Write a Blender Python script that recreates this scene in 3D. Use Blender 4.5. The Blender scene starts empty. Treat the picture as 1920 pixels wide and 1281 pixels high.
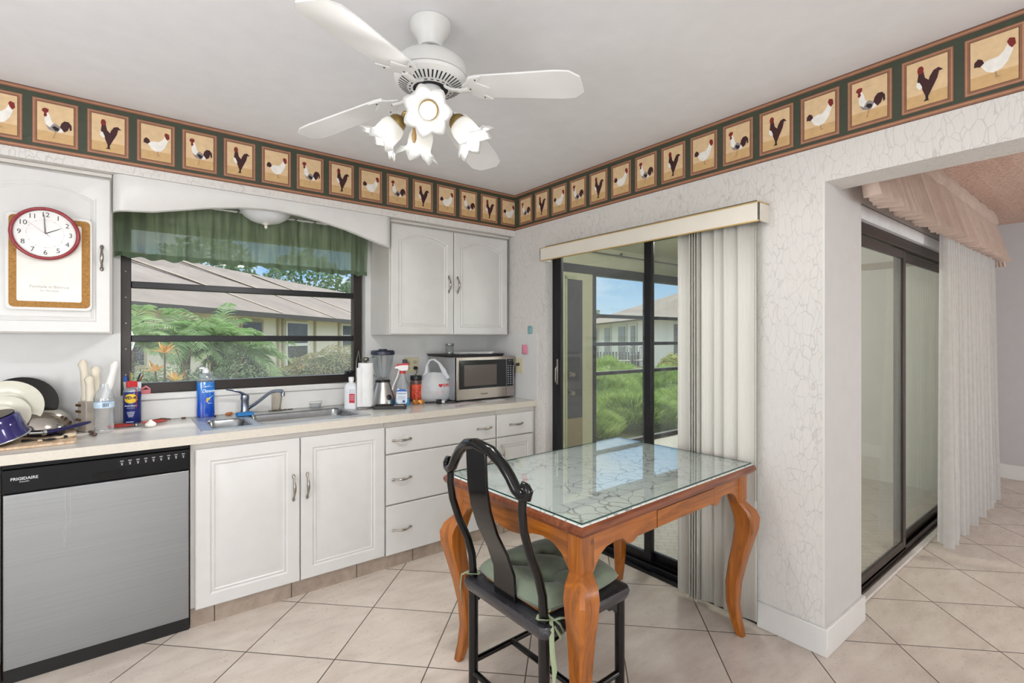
import bpy, math, random
from math import sin, cos, pi, radians as rad
from mathutils import Vector, Matrix
C = bpy.context.scene.collection
sc = bpy.context.scene
random.seed(7)

# ------------------------------------------------------------------ mesh builder
class MB:
    def __init__(s): s.v = []; s.f = []; s.m = []; s.M = Matrix()
    def add(s, vs, fs, mi=0):
        o = len(s.v)
        s.v += [tuple(s.M @ Vector(p)) for p in vs]
        s.f += [tuple(i + o for i in f) for f in fs]; s.m += [mi] * len(fs); return s
    def box(s, x0, y0, z0, x1, y1, z1, mi=0):
        if x0 > x1: x0, x1 = x1, x0
        if y0 > y1: y0, y1 = y1, y0
        if z0 > z1: z0, z1 = z1, z0
        v = [(x0,y0,z0),(x1,y0,z0),(x1,y1,z0),(x0,y1,z0),(x0,y0,z1),(x1,y0,z1),(x1,y1,z1),(x0,y1,z1)]
        return s.add(v, [(0,3,2,1),(4,5,6,7),(0,1,5,4),(1,2,6,5),(2,3,7,6),(3,0,4,7)], mi)
    def quad(s, a, b, c, d, mi=0): return s.add([a,b,c,d], [(0,1,2,3)], mi)
    def lathe(s, prof, c=(0,0,0), n=24, mi=0, sx=1, sy=1, cap=True):
        vs = []
        for r, z in prof:
            for k in range(n):
                a = 2*pi*k/n; vs.append((c[0]+r*cos(a)*sx, c[1]+r*sin(a)*sy, c[2]+z))
        fs = []
        for i in range(len(prof)-1):
            for k in range(n):
                k2 = (k+1) % n; fs.append((i*n+k, i*n+k2, (i+1)*n+k2, (i+1)*n+k))
        if cap:
            if prof[0][0] > 1e-5: fs.append(tuple(range(n))[::-1])
            if prof[-1][0] > 1e-5: fs.append(tuple((len(prof)-1)*n+k for k in range(n)))
        return s.add(vs, fs, mi)
    def tube(s, pts, r, n=10, mi=0, cap=True, up=None, flat=1.0):
        pts = [Vector(p) for p in pts]; N = len(pts)
        rs = r if isinstance(r, (list, tuple)) else [r]*N
        vs = []; prev = None
        for i, p in enumerate(pts):
            t = (pts[min(i+1,N-1)] - pts[max(i-1,0)])
            if t.length < 1e-9: t = Vector((0,0,1))
            t.normalize()
            if prev is None:
                u = Vector(up) if up else (Vector((0,0,1)) if abs(t.z) < .9 else Vector((1,0,0)))
            else: u = prev
            b = t.cross(u)
            if b.length < 1e-6: b = t.cross(Vector((0.3,1,0.2)))
            b.normalize(); u = b.cross(t).normalized(); prev = u
            for k in range(n):
                a = 2*pi*k/n; vs.append(tuple(p + b*cos(a)*rs[i] + u*sin(a)*rs[i]*flat))
        fs = []
        for i in range(N-1):
            for k in range(n):
                k2 = (k+1) % n; fs.append((i*n+k, i*n+k2, (i+1)*n+k2, (i+1)*n+k))
        if cap: fs += [tuple(range(n))[::-1], tuple((N-1)*n+k for k in range(n))]
        return s.add(vs, fs, mi)
    def prism(s, poly, a, b, ax='y', mi=0):
        """poly in the two other axes, extruded from a to b along ax"""
        def P(p, q): return {'x': (q,p[0],p[1]), 'y': (p[0],q,p[1]), 'z': (p[0],p[1],q)}[ax]
        n = len(poly); vs = [P(p,a) for p in poly] + [P(p,b) for p in poly]
        fs = [tuple(range(n)), tuple(range(2*n-1,n-1,-1))]
        fs += [(i, i+n, (i+1)%n+n, (i+1)%n) for i in range(n)]
        return s.add(vs, fs, mi)
    def sphere(s, c, rx, ry=None, rz=None, n=16, mi=0):
        ry = ry or rx; rz = rz or rx; k = n//2
        vs = []; fs = []
        for i in range(1, k):
            a = pi*i/k
            for j in range(n):
                b = 2*pi*j/n; vs.append((c[0]+rx*sin(a)*cos(b), c[1]+ry*sin(a)*sin(b), c[2]+rz*cos(a)))
        t = len(vs); vs += [(c[0],c[1],c[2]+rz),(c[0],c[1],c[2]-rz)]
        for i in range(k-2):
            for j in range(n): j2=(j+1)%n; fs.append((i*n+j,(i+1)*n+j,(i+1)*n+j2,i*n+j2))
        for j in range(n): j2=(j+1)%n; fs.append((t,j,j2)); fs.append((t+1,(k-2)*n+j2,(k-2)*n+j))
        return s.add(vs, fs, mi)
    def rings(s, R, mi=0, fill=True, close=True):
        n = len(R[0]); vs = [p for r in R for p in r]; fs = []
        for i in range(len(R)-1):
            for k in range(n if close else n-1):
                k2=(k+1)%n; fs.append((i*n+k,i*n+k2,(i+1)*n+k2,(i+1)*n+k))
        if fill: fs.append(tuple((len(R)-1)*n+k for k in range(n)))
        return s.add(vs, fs, mi)
    def sheet(s, G, mi=0):
        h=len(G); w=len(G[0]); vs=[p for r in G for p in r]
        return s.add(vs, [(i*w+j,i*w+j+1,(i+1)*w+j+1,(i+1)*w+j) for i in range(h-1) for j in range(w-1)], mi)
    def text(s, txt, size, M, mi=0, ex=0.0004, shear=0, bold=0.0):
        cu = bpy.data.curves.new('t','FONT'); cu.body=txt; cu.size=size; cu.extrude=ex; cu.align_x='CENTER'; cu.align_y='CENTER'; cu.shear=shear; cu.offset=bold
        cu.resolution_u = 3
        o = bpy.data.objects.new('t',cu); C.objects.link(o)
        dg = bpy.context.evaluated_depsgraph_get(); me = bpy.data.meshes.new_from_object(o.evaluated_get(dg))
        vs=[tuple(M @ v.co) for v in me.vertices]; fs=[tuple(p.vertices) for p in me.polygons]
        s.add(vs, fs, mi); bpy.data.objects.remove(o); bpy.data.meshes.remove(me); bpy.data.curves.remove(cu); return s

def obj(name, mb, mats, parent=None, local=False, bevel=0, ang=40, smooth=True, solid=0, sub=0):
    off = Vector((0,0,0))
    if parent is not None and not local:
        q = parent
        while q is not None: off = off + q.location; q = q.parent
    me = bpy.data.meshes.new(name)
    me.from_pydata([(x-off.x,y-off.y,z-off.z) for x,y,z in mb.v], [], mb.f)
    if not isinstance(mats,(list,tuple)): mats=[mats]
    for m in mats: me.materials.append(m)
    me.polygons.foreach_set('material_index', mb.m)
    me.validate(); me.update()
    if smooth:
        me.polygons.foreach_set('use_smooth',[True]*len(me.polygons))
        me.set_sharp_from_angle(angle=rad(ang))
    o = bpy.data.objects.new(name, me); C.objects.link(o)
    if parent is not None: o.parent = parent
    if solid: m=o.modifiers.new('s','SOLIDIFY'); m.thickness=solid; m.offset=0
    if bevel: m=o.modifiers.new('b','BEVEL'); m.width=bevel; m.segments=2; m.limit_method='ANGLE'; m.angle_limit=rad(40); m.harden_normals=False
    if sub: m=o.modifiers.new('u','SUBSURF'); m.levels=sub; m.render_levels=sub
    return o
def tag(o, label, cat, group=None, kind=None):
    if label: o['label']=label
    if cat: o['category']=cat
    if group: o['group']=group
    if kind: o['kind']=kind
    return o
def thing(name, label, cat, loc=(0,0,0), group=None, kind=None):
    o = bpy.data.objects.new(name, None); C.objects.link(o); o.location=loc; o.empty_display_size=.05
    return tag(o, label, cat, group, kind)
def struct(name, mb, mats, label=None, **k):
    o = obj(name, mb, mats, **k); o['kind']='structure'
    if label: o['label']=label; 
    return o
def plab(o, l): o['label']=l; return o

# ------------------------------------------------------------------ materials
def srgb(c):
    if isinstance(c,str): c=[int(c[i:i+2],16)/255 for i in (0,2,4)]
    return tuple((x/12.92 if x<=.04045 else ((x+.055)/1.055)**2.4) for x in c)+(1,)
class NT:
    def __init__(s, name):
        s.m=bpy.data.materials.new(name); s.m.use_nodes=True; s.t=s.m.node_tree; s.t.nodes.clear()
        s.out=s.n('ShaderNodeOutputMaterial')
    def n(s, t, **k):
        x=s.t.nodes.new(t)
        for a,b in k.items(): setattr(x,a,b)
        return x
    def l(s, a, b): s.t.links.new(a,b)
    def math(s, op, a, b=None, c=None):
        x=s.n('ShaderNodeMath',operation=op)
        for i,q in enumerate((a,b,c)):
            if q is None: continue
            if isinstance(q,(int,float)): x.inputs[i].default_value=q
            else: s.l(q,x.inputs[i])
        return x.outputs[0]
    def coord(s, scale=(1,1,1), rot=(0,0,0), kind='Object'):
        if kind=='World': c=s.n('ShaderNodeNewGeometry').outputs['Position']
        else: c=s.n('ShaderNodeTexCoord').outputs[kind]
        mp=s.n('ShaderNodeMapping'); mp.inputs['Scale'].default_value=scale; mp.inputs['Rotation'].default_value=rot
        s.l(c,mp.inputs[0]); return mp.outputs[0]
    def noise(s, scale, v=None, detail=3, rough=.5, dist=0):
        x=s.n('ShaderNodeTexNoise'); x.inputs['Scale'].default_value=scale; x.inputs['Detail'].default_value=detail; x.inputs['Roughness'].default_value=rough; x.inputs['Distortion'].default_value=dist
        if v is not None: s.l(v,x.inputs['Vector'])
        return x.outputs['Fac']
    def ramp(s, fac, stops):
        x=s.n('ShaderNodeValToRGB'); e=x.color_ramp.elements
        while len(e)<len(stops): e.new(.5)
        for i,(p,c) in enumerate(stops): e[i].position=p; e[i].color=srgb(c) if (isinstance(c,str) or len(c)==3) else c
        s.l(fac,x.inputs[0]); return x.outputs[0]
    def mix(s, fac, a, b, mode='MIX'):
        x=s.n('ShaderNodeMix',data_type='RGBA',blend_type=mode)
        for i,q in ((0,fac),(6,a),(7,b)):
            if isinstance(q,(int,float)): x.inputs[i].default_value=q
            elif isinstance(q,(tuple,str)): x.inputs[i].default_value=srgb(q) if (isinstance(q,str) or len(q)==3) else q
            else: s.l(q,x.inputs[i])
        return x.outputs[2]
    def bump(s, h, st=.2, d=.01):
        x=s.n('ShaderNodeBump'); x.inputs['Strength'].default_value=st; x.inputs['Distance'].default_value=d; s.l(h,x.inputs['Height']); return x.outputs[0]
    def bsdf(s, col, rough=.5, metal=0, normal=None, **k):
        b=s.n('ShaderNodeBsdfPrincipled'); s.b=b
        if isinstance(col,(str,tuple)): b.inputs['Base Color'].default_value=srgb(col)
        else: s.l(col,b.inputs['Base Color'])
        if isinstance(rough,(int,float)): b.inputs['Roughness'].default_value=rough
        else: s.l(rough,b.inputs['Roughness'])
        b.inputs['Metallic'].default_value=metal
        if normal is not None: s.l(normal,b.inputs['Normal'])
        for a,v in k.items():
            a=a.replace('_',' ')
            if isinstance(v,(int,float,tuple)): b.inputs[a].default_value=v
            else: s.l(v,b.inputs[a])
        s.l(b.outputs[0],s.out.inputs[0]); return s.m
def P(name, col, rough=.5, metal=0, var=.06, scale=12, bump=0, bs=60, **k):
    """procedural material: slight noise variation and optional fine bump"""
    t=NT(name); c=srgb(col); v=t.coord()
    n=t.noise(scale,v)
    lo=tuple(x*(1-var) for x in c[:3])+(1,); hi=tuple(min(1,x*(1+var)) for x in c[:3])+(1,)
    colr=t.ramp(n,[(.3,lo),(.7,hi)])
    nm=t.bump(t.noise(bs,v),bump,.003) if bump else None
    return t.bsdf(colr,rough,metal,nm,**k)
def glassmat(name, tint=(1,1,1), rough=0.0, dirt=0, refl=1.0, spec=1.45, haze=0):
    t=NT(name)
    lw=t.n('ShaderNodeLayerWeight'); lw.inputs[0].default_value=.5; f0=((spec-1)/(spec+1))**2; fr_=t.math('MULTIPLY_ADD',t.math('POWER',lw.outputs['Facing'],5),1-f0,f0)
    tr=t.n('ShaderNodeBsdfTransparent'); tr.inputs[0].default_value=tuple(tint)+(1,)
    gl=t.n('ShaderNodeBsdfGlossy'); gl.inputs['Roughness'].default_value=rough
    mx=t.n('ShaderNodeMixShader'); t.l(t.math('MULTIPLY',fr_,refl),mx.inputs[0]); t.l(tr.outputs[0],mx.inputs[1]); t.l(gl.outputs[0],mx.inputs[2])
    o=mx.outputs[0]
    if haze:
        dh=t.n('ShaderNodeBsdfPrincipled'); dh.inputs['Base Color'].default_value=(.85,.88,.9,1); dh.inputs['Roughness'].default_value=.25; mh=t.n('ShaderNodeMixShader'); mh.inputs[0].default_value=haze; t.l(o,mh.inputs[1]); t.l(dh.outputs[0],mh.inputs[2]); o=mh.outputs[0]
    if dirt:
        v=t.coord(); a=t.noise(160,v,2,.7); b=t.noise(3,v,3)
        f=t.math('MULTIPLY',t.ramp(a,[(.55,(0,0,0)),(.72,(1,1,1))]),t.ramp(b,[(.35,(.25,.25,.25)),(.7,(1,1,1))]))
        f=t.math('MULTIPLY_ADD',f,dirt,.03)
        df=t.n('ShaderNodeBsdfDiffuse'); df.inputs[0].default_value=(.8,.82,.84,1)
        tl=t.n('ShaderNodeBsdfTranslucent'); tl.inputs[0].default_value=(.85,.87,.9,1)
        ad=t.n('ShaderNodeMixShader'); t.l(df.outputs[0],ad.inputs[1]); t.l(tl.outputs[0],ad.inputs[2])
        m2=t.n('ShaderNodeMixShader'); t.l(f,m2.inputs[0]); t.l(o,m2.inputs[1]); t.l(ad.outputs[0],m2.inputs[2]); o=m2.outputs[0]
    t.l(o,t.out.inputs[0]); return t.m
def cloth(name, col, transl=.4, alpha=0.0, weave=0, bump=.3, col2=None, var=.12, streak=0):
    t=NT(name); v=t.coord(kind='UV' if False else 'Object')
    c=srgb(col); n=t.noise(25,v)
    if col2: colr=t.mix(t.ramp(t.noise(5,v,4),[(.35,(0,0,0)),(.65,(1,1,1))]),col,col2)
    else: colr=t.ramp(n,[(.3,tuple(x*(1-var) for x in c[:3])+(1,)),(.7,tuple(min(1,x*(1+var)) for x in c[:3])+(1,))])
    sp=t.n('ShaderNodeSeparateXYZ'); t.l(v,sp.inputs[0])
    hole=None
    if weave:
        a=t.math('SINE',t.math('MULTIPLY',sp.outputs[0],weave)); b=t.math('SINE',t.math('MULTIPLY',sp.outputs[2],weave))
        w=t.math('MULTIPLY_ADD',t.math('MULTIPLY',a,b),.5,.5)
        colr=t.mix(w,tuple(x*.35 for x in c[:3])+(1,),tuple(min(1,x*1.9+.03) for x in c[:3])+(1,))
    if streak:
        sv=t.coord((streak,streak,2.5)); colr=t.mix(t.ramp(t.noise(1,sv,3),[(.35,(.75,.75,.75)),(.6,(0,0,0))]),colr,tuple(x*.3 for x in c[:3])+(1,))
    nm=t.bump(t.noise(300,v,2),bump,.002)
    d=t.n('ShaderNodeBsdfDiffuse'); t.l(colr,d.inputs[0]); t.l(nm,d.inputs['Normal'])
    tl=t.n('ShaderNodeBsdfTranslucent'); t.l(colr,tl.inputs[0])
    m=t.n('ShaderNodeMixShader'); m.inputs[0].default_value=transl; t.l(d.outputs[0],m.inputs[1]); t.l(tl.outputs[0],m.inputs[2])
    o=m.outputs[0]
    if alpha:
        tr=t.n('ShaderNodeBsdfTransparent'); m2=t.n('ShaderNodeMixShader'); m2.inputs[0].default_value=alpha; t.l(o,m2.inputs[1]); t.l(tr.outputs[0],m2.inputs[2]); o=m2.outputs[0]
    t.l(o,t.out.inputs[0]); return t.m
def leafmat(name, c1, c2, c3, sc_=2.0, transl=.35):
    t=NT(name); v=t.coord(); n=t.noise(sc_,v,5,.7)
    colr=t.ramp(n,[(.3,c1),(.5,c2),(.7,c3)])
    d=t.n('ShaderNodeBsdfPrincipled'); d.inputs['Roughness'].default_value=.5; t.l(colr,d.inputs['Base Color'])
    tl=t.n('ShaderNodeBsdfTranslucent'); t.l(colr,tl.inputs[0])
    m=t.n('ShaderNodeMixShader'); m.inputs[0].default_value=transl; t.l(d.outputs[0],m.inputs[1]); t.l(tl.outputs[0],m.inputs[2]); t.l(m.outputs[0],t.out.inputs[0]); return t.m

def crackle(name, base, line):
    t=NT(name); v=t.coord((1.0,1.0,.42),kind='World')
    nv=t.n('ShaderNodeTexNoise'); nv.inputs['Scale'].default_value=16; t.l(v,nv.inputs['Vector'])
    ad=t.n('ShaderNodeMix',data_type='VECTOR'); ad.inputs[0].default_value=.05; t.l(v,ad.inputs[4]); t.l(nv.outputs['Color'],ad.inputs[5])
    vo=t.n('ShaderNodeTexVoronoi',feature='DISTANCE_TO_EDGE'); vo.inputs['Scale'].default_value=36; t.l(ad.outputs[1],vo.inputs['Vector'])
    e=t.ramp(vo.outputs['Distance'],[(.0,(1,1,1)),(.045,(0,0,0))])
    mk=t.ramp(t.noise(5.5,v,3),[(.36,(.5,.5,.5)),(.58,(1,1,1))])
    f=t.math('MULTIPLY',t.math('MULTIPLY',e,mk),.4)
    # fine vertical grain printed in the paper
    g=t.noise(1,t.coord((260,260,18),kind='World'),2)
    base2=t.mix(t.ramp(g,[(.35,(0,0,0)),(.65,(1,1,1))]),base,tuple(min(1,x*1.06) for x in srgb(base)[:3])+(1,))
    col=t.mix(f,base2,line)
    return t.bsdf(col,.55,0,t.bump(t.math('MULTIPLY',f,-1),.25,.002))

def tilemat():
    t=NT('floor_tile'); g=t.n('ShaderNodeNewGeometry').outputs['Position']; sp=t.n('ShaderNodeSeparateXYZ'); t.l(g,sp.inputs[0])
    S=.4025; x,y=sp.outputs[0],sp.outputs[1]; r=1/math.sqrt(2)
    u=t.math('DIVIDE',t.math('SUBTRACT',t.math('MULTIPLY',t.math('SUBTRACT',x,y),r),.1211),S)
    w=t.math('DIVIDE',t.math('SUBTRACT',t.math('MULTIPLY',t.math('ADD',x,y),r),.362),S)
    def edge(q):
        f=t.math('FRACT',q); return t.math('MINIMUM',f,t.math('SUBTRACT',1,f))
    d=t.math('MINIMUM',edge(u),edge(w))
    grout=t.ramp(d,[(.0042,(1,1,1)),(.0062,(0,0,0))])
    cb=t.n('ShaderNodeCombineXYZ'); t.l(t.math('FLOOR',u),cb.inputs[0]); t.l(t.math('FLOOR',w),cb.inputs[1])
    wn=t.n('ShaderNodeTexWhiteNoise'); t.l(cb.outputs[0],wn.inputs['Vector'])
    # offset mottling per tile
    off=t.n('ShaderNodeVectorMath',operation='MULTIPLY_ADD'); t.l(wn.outputs['Color'],off.inputs[0]); off.inputs[1].default_value=(7,7,7); t.l(g,off.inputs[2])
    st=t.n('ShaderNodeMapping'); st.inputs['Scale'].default_value=(1,2.6,1); st.inputs['Rotation'].default_value=(0,0,.5); t.l(off.outputs[0],st.inputs[0])
    n1=t.noise(5,st.outputs[0],6,.62); n2=t.noise(60,off.outputs[0],4,.6)
    base=t.ramp(n1,[(.25,'b9aba0'),(.5,'ccc0b5'),(.75,'d9cfc5')])
    base=t.mix(t.math('MULTIPLY',n2,.22),base,'a3968b')
    hue=t.mix(t.math('MULTIPLY',wn.outputs['Value'],.12),base,'d3c9c1')
    col=t.mix(grout,hue,'4a4038')
    h=t.math('SUBTRACT',1,grout)
    rgh=t.math('MULTIPLY_ADD',n2,.2,.2)
    return t.bsdf(col,t.math('MULTIPLY_ADD',grout,.4,rgh),0,t.bump(h,.3,.002))

def wood(name, a, b, c, s=(3,30,30), knots=True, rough=.3):
    t=NT(name); v=t.coord(s); n=t.noise(1.2,v,5,.6,1.4)
    col=t.ramp(n,[(.3,a),(.5,b),(.72,c)])
    if knots:
        vo=t.n('ShaderNodeTexVoronoi'); vo.inputs['Scale'].default_value=6.5; t.l(t.coord(),vo.inputs['Vector'])
        col=t.mix(t.ramp(vo.outputs['Distance'],[(.045,(.85,.85,.85)),(.1,(0,0,0))]),col,'4a2410')
    return t.bsdf(col,rough,0,t.bump(n,.06,.002),Coat_Weight=.25,Coat_Roughness=.15)
def brushed(name,col,rough=.32):
    t=NT(name); v=t.coord((2,2,400)); n=t.noise(1,v,3)
    c=srgb(col); colr=t.ramp(n,[(.3,tuple(x*.93 for x in c[:3])+(1,)),(.7,c)])
    return t.bsdf(colr,rough,1,t.bump(n,.05,.001))
def emis(name,col,st):
    t=NT(name); e=t.n('ShaderNodeEmission'); e.inputs[0].default_value=srgb(col); e.inputs[1].default_value=st; t.l(e.outputs[0],t.out.inputs[0]); return t.m
LPK,LPD,EXPO,WORLD=88,120,0.14,2.6
# ------------------------------------------------------------------ shared materials
M_white=P('white_paint','d6d5d2',.42,var=.02)
M_cab=P('cabinet_paint','d0cfcd',.33,var=.02)
M_cabin=P('cabinet_frame_paint','cbc7c1',.4,var=.02)
M_ceil=P('ceiling_paint','e6e6e9',.8,var=.02)
M_smooth=P('smooth_panel','d2d2d1',.35,var=.015)
M_paper=crackle('crackle_wallpaper','d0cdc9','8f8a85')
M_greywall=P('grey_wall','b9b7b7',.7,var=.02)
M_black=P('black_aluminium','17161a',.35,.3,var=.1)
M_bronze=P('bronze_aluminium','3a302c',.4,.4,var=.12)
M_nickel=P('brushed_nickel','a29c94',.28,1,var=.1)
M_chrome=P('chrome','c8ccd2',.12,1,var=.02)
M_tile=tilemat()
M_glass=glassmat('window_glass',(.97,.98,.97),refl=.8)
M_glassK=glassmat('dusty_window_glass',(.97,.98,.97),dirt=.55,refl=.6)
M_glassG=glassmat('tinted_slider_glass',(.96,.975,.94),dirt=.04,refl=1.0)

# ------------------------------------------------------------------ setting
ZC=2.44; ZB=2.168; SY=-.377; YP=-2.507
# floor (kitchen + dining)
m=MB(); m.box(-4.6,-7.0,-.12,.05,.0,0); m.box(.05,-7.0,-.12,4.45,-2.36,0)
struct('floor',m,M_tile,smooth=False)
m=MB(); m.box(-4.6,-7.0,ZC,.0,.13,ZC+.15); struct('ceiling',m,M_ceil,smooth=False)
# popcorn ceiling of the dining room
t=NT('popcorn_ceiling'); v=t.coord(kind='World'); n=t.noise(70,v,4,.7); nb=t.noise(1.2,t.coord((1,7,1),kind='World'),3)
pm=t.bsdf(t.mix(t.ramp(t.noise(55,v,3,.7),[(.42,(0,0,0)),(.62,(.75,.75,.75))]),t.ramp(nb,[(.35,'d3b3a2'),(.65,'e0c3b2')]),'9c7866'),.9,0,t.bump(n,.9,.01))
m=MB(); m.box(0,-7.0,ZC,4.45,-2.3,ZC+.15); struct('ceiling_dining',m,pm,smooth=False)
# window wall, hole for window  x -2.366..-1.025, z 1.0..1.98
WX0,WX1,WZ0,WZ1=-2.366,-1.028,1.015,2.0
m=MB(); m.box(-4.6,0,-.1,WX0,.13,ZC); m.box(WX1,0,-.1,.13,.13,ZC); m.box(WX0,0,-.1,WX1,.13,WZ0); m.box(WX0,0,WZ1,WX1,.13,ZC)
struct('wall_back',m,M_smooth,smooth=False)
# right wall with the sliding door opening and the wide opening to the dining room
DY0,DY1,DZ=-2.222,-.727,2.0; T=.13
m=MB(); m.box(0,DY1,-.1,T,0,ZC); m.box(0,DY0,DZ,T,DY1,ZC)
m.box(0,YP,-.1,T,DY0,ZC); m.box(0,-7.0,2.0145,.183,YP,ZC)
struct('wall_right',m,[M_paper],smooth=False)
# grey painted return of the pillar (faces the dining room) and header underside skin
m=MB(); m.box(T,YP,-.1,.433,-2.37,ZC); m.box(.001,YP-.002,0,.433,YP,2.0145)
struct('wall_pillar',m,P('pillar_paint','c2c0be',.6,var=.02),smooth=False)
m=MB(); m.box(-.0015,YP-.001,.118,-.0003,YP+.008,2.013); struct('trim_3',m,M_white,smooth=False)
# dining wall (second slider)
m=MB(); m.box(.433,-2.45,2.04,4.32,-2.37,ZC); m.box(3.25,-2.45,-.1,4.32,-2.37,2.04); m.box(.433,-2.43,1.962,3.25,-2.37,2.04)
struct('wall_dining',m,M_greywall,smooth=False)
m=MB(); m.box(.433,-2.452,1.962,3.25,-2.43,2.03); struct('trim_4',m,P('soffit_white','d9dadb',.5),smooth=False)
m=MB(); m.box(4.32,-7.0,-.1,4.45,-2.37,ZC); struct('wall_far',m,M_greywall,smooth=False)
# unseen walls behind the camera close the rooms
m=MB(); m.box(-4.7,-7.1,-.1,-4.6,.13,ZC); struct('wall_left',m,M_white,smooth=False)
m=MB(); m.box(-4.6,-7.1,-.1,4.45,-7.0,ZC); struct('wall_front',m,M_white,smooth=False)
# soffit above the cabinets, wallpapered
m=MB(); m.box(-4.6,SY,2.126,0,0,ZC); struct('wall_soffit',m,M_paper,smooth=False)
# baseboards
def base(mb,x0,y0,x1,y1): mb.box(x0,y0,0,x1,y1,.115)
m=MB(); m.box(-.015,-2.522,0,0,DY0-.005,.118); m.box(0,-2.522,0,.448,YP,.118)
m.box(.433,YP,0,.448,-2.47,.118)
struct('baseboard_right',m,M_white,bevel=.003)
m=MB(); m.box(4.3,-7,0,4.32,-2.45,.14); struct('baseboard_far',m,M_white,bevel=.003)

# ---- wallpaper border with rooster pictures
MBc=['8d6049','ad8265','5d3b29','3b4233','d9bc93','c9a574','7a1f1a','e9e6e0','3a1418','8f8785','1f0d0e','a98a63','55301f']
def flat(name,c):
    return P(name,c,.6,var=.07,scale=40)
BM=[flat('border_'+n,c) for n,c in zip(['wood','woodlight','wooddark','green','picture','picture2','comb','white','maroon','grey','dark','legs','line'],MBc)]
A_=[(7,[(.2,.70),(.28,.76),(.34,.68),(.40,.52),(.5,.43),(.45,.31),(.32,.32),(.23,.42),(.2,.54)]),
    (6,[(.12,.78),(.15,.84),(.22,.86),(.31,.84),(.30,.77),(.25,.73),(.27,.67),(.21,.62),(.17,.67),(.19,.73)]),
    (9,[(.22,.44),(.32,.31),(.5,.27),(.64,.30),(.68,.40),(.5,.50),(.42,.47),(.34,.37)]),
    (10,[(.40,.38),(.5,.30),(.60,.33),(.58,.39),(.46,.43)]),
    (7,[(.56,.28),(.68,.29),(.76,.36),(.72,.44),(.64,.40)]),
    (8,[(.62,.43),(.66,.53),(.74,.60),(.86,.60),(.94,.52),(.95,.40),(.9,.37),(.88,.47),(.83,.36),(.79,.34),(.75,.31),(.71,.33)]),
    (11,[(.49,.28),(.51,.28),(.46,.12),(.55,.13),(.40,.09),(.44,.14)])]
B_=[(8,[(.30,.74),(.42,.76),(.46,.60),(.56,.52),(.60,.40),(.5,.34),(.36,.42),(.27,.56)]),
    (6,[(.27,.80),(.30,.87),(.38,.88),(.43,.82),(.42,.74),(.36,.70),(.28,.73)]),
    (7,[(.25,.54),(.33,.52),(.40,.40),(.33,.36),(.25,.44)]),
    (8,[(.38,.46),(.62,.52),(.68,.40),(.62,.30),(.56,.20),(.46,.22),(.40,.34)]),
    (8,[(.52,.44),(.58,.60),(.67,.71),(.79,.74),(.90,.66),(.80,.66),(.76,.52),(.66,.36)]),
    (10,[(.47,.22),(.55,.22),(.54,.13),(.56,.08),(.42,.08),(.48,.13)])]
C_=[(7,[(.20,.50),(.40,.54),(.60,.55),(.72,.64),(.84,.70),(.87,.56),(.80,.42),(.68,.30),(.50,.25),(.34,.31),(.25,.42)]),
    (7,[(.70,.62),(.79,.75),(.88,.76),(.89,.60),(.80,.46)]),
    (6,[(.77,.79),(.82,.85),(.93,.82),(.95,.70),(.87,.64),(.81,.70)]),
    (8,[(.08,.46),(.09,.56),(.17,.62),(.26,.58),(.30,.50),(.21,.44),(.13,.46)]),
    (11,[(.52,.26),(.55,.26),(.58,.17),(.66,.15),(.54,.13)])]
def border(name, u0, u1, starts, first, P3, down, label):
    """P3(u,z,d): point on the wall at running coordinate u, height z, d in front"""
    m=MB(); d0=.0008
    def rect(a,b,z0,z1,d,mi): m.add([P3(a,z0,d),P3(b,z0,d),P3(b,z1,d),P3(a,z1,d)],[(0,1,2,3)],mi)
    rect(u0,u1,ZB,ZC,d0,3)
    H=ZC-ZB
    for a,b,mi in ((0,.003,2),(.003,.009,0),(.009,.014,1),(.014,.018,0),(.018,.020,2),(H-.003,H,12),(H-.008,H-.003,0),(H-.013,H-.008,1),(H-.018,H-.013,0),(H-.020,H-.018,2)):
        rect(u0,u1,ZB+a,ZB+b,d0*1.6,mi)
    W=.152; fz0,fz1=2.199,2.400
    for i,s in enumerate(starts):
        a,b=s,s+W
        def F(i0,mi,d,w=None):
            rect(a+i0,b-i0,fz0+i0,fz1-i0,d,mi)
        F(0,2,d0*2,);F(.0012,0,d0*2.2);F(.004,1,d0*2.3);F(.008,0,d0*2.6);F(.0145,2,d0*2.9);F(.0165,4,d0*3.2)
        rect(a+.0165,b-.0165,fz0+.0165,fz0+.06,d0*3.5,5)
        pic=(A_,B_,C_)[(first+i)%3]; x0,x1,z0,z1=a+.0165,b-.0165,fz0+.0165,fz1-.0165
        for k,(mi,poly) in enumerate(pic):
            m.add([P3(x0+(x1-x0)*x,z0+(z1-z0)*y,d0*(3.8+.3*k)) for x,y in poly],[tuple(range(len(poly)))],mi)
    o=struct(name,m,BM,smooth=False); o['label']=label
st=[-2.664+.1807*k for k in range(-2,15)]
border('trim_1',-4.2,0,st,1,lambda u,z,d:(u,SY-d,z),0,'green wallpaper border of framed roosters on the soffit')
st=[.437+.1795*k for k in range(0,26)]
border('trim_2',-SY,5.6,st,0,lambda u,z,d:(-d,-u,z),0,'green wallpaper border of framed roosters on the right wall')

# ---- smooth splash panel on the right wall and sill ledge
m=MB(); m.box(-.004,-.646,.898,0,0,1.379); struct('trim_5',m,M_smooth,smooth=False)
m=MB(); m.box(WX0,-.035,1.012,WX1,.13,1.044); m.box(WX0-.0,-.022,.898,WX1+.02,0,1.012)
struct('trim_6',m,M_white,bevel=.006)

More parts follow.
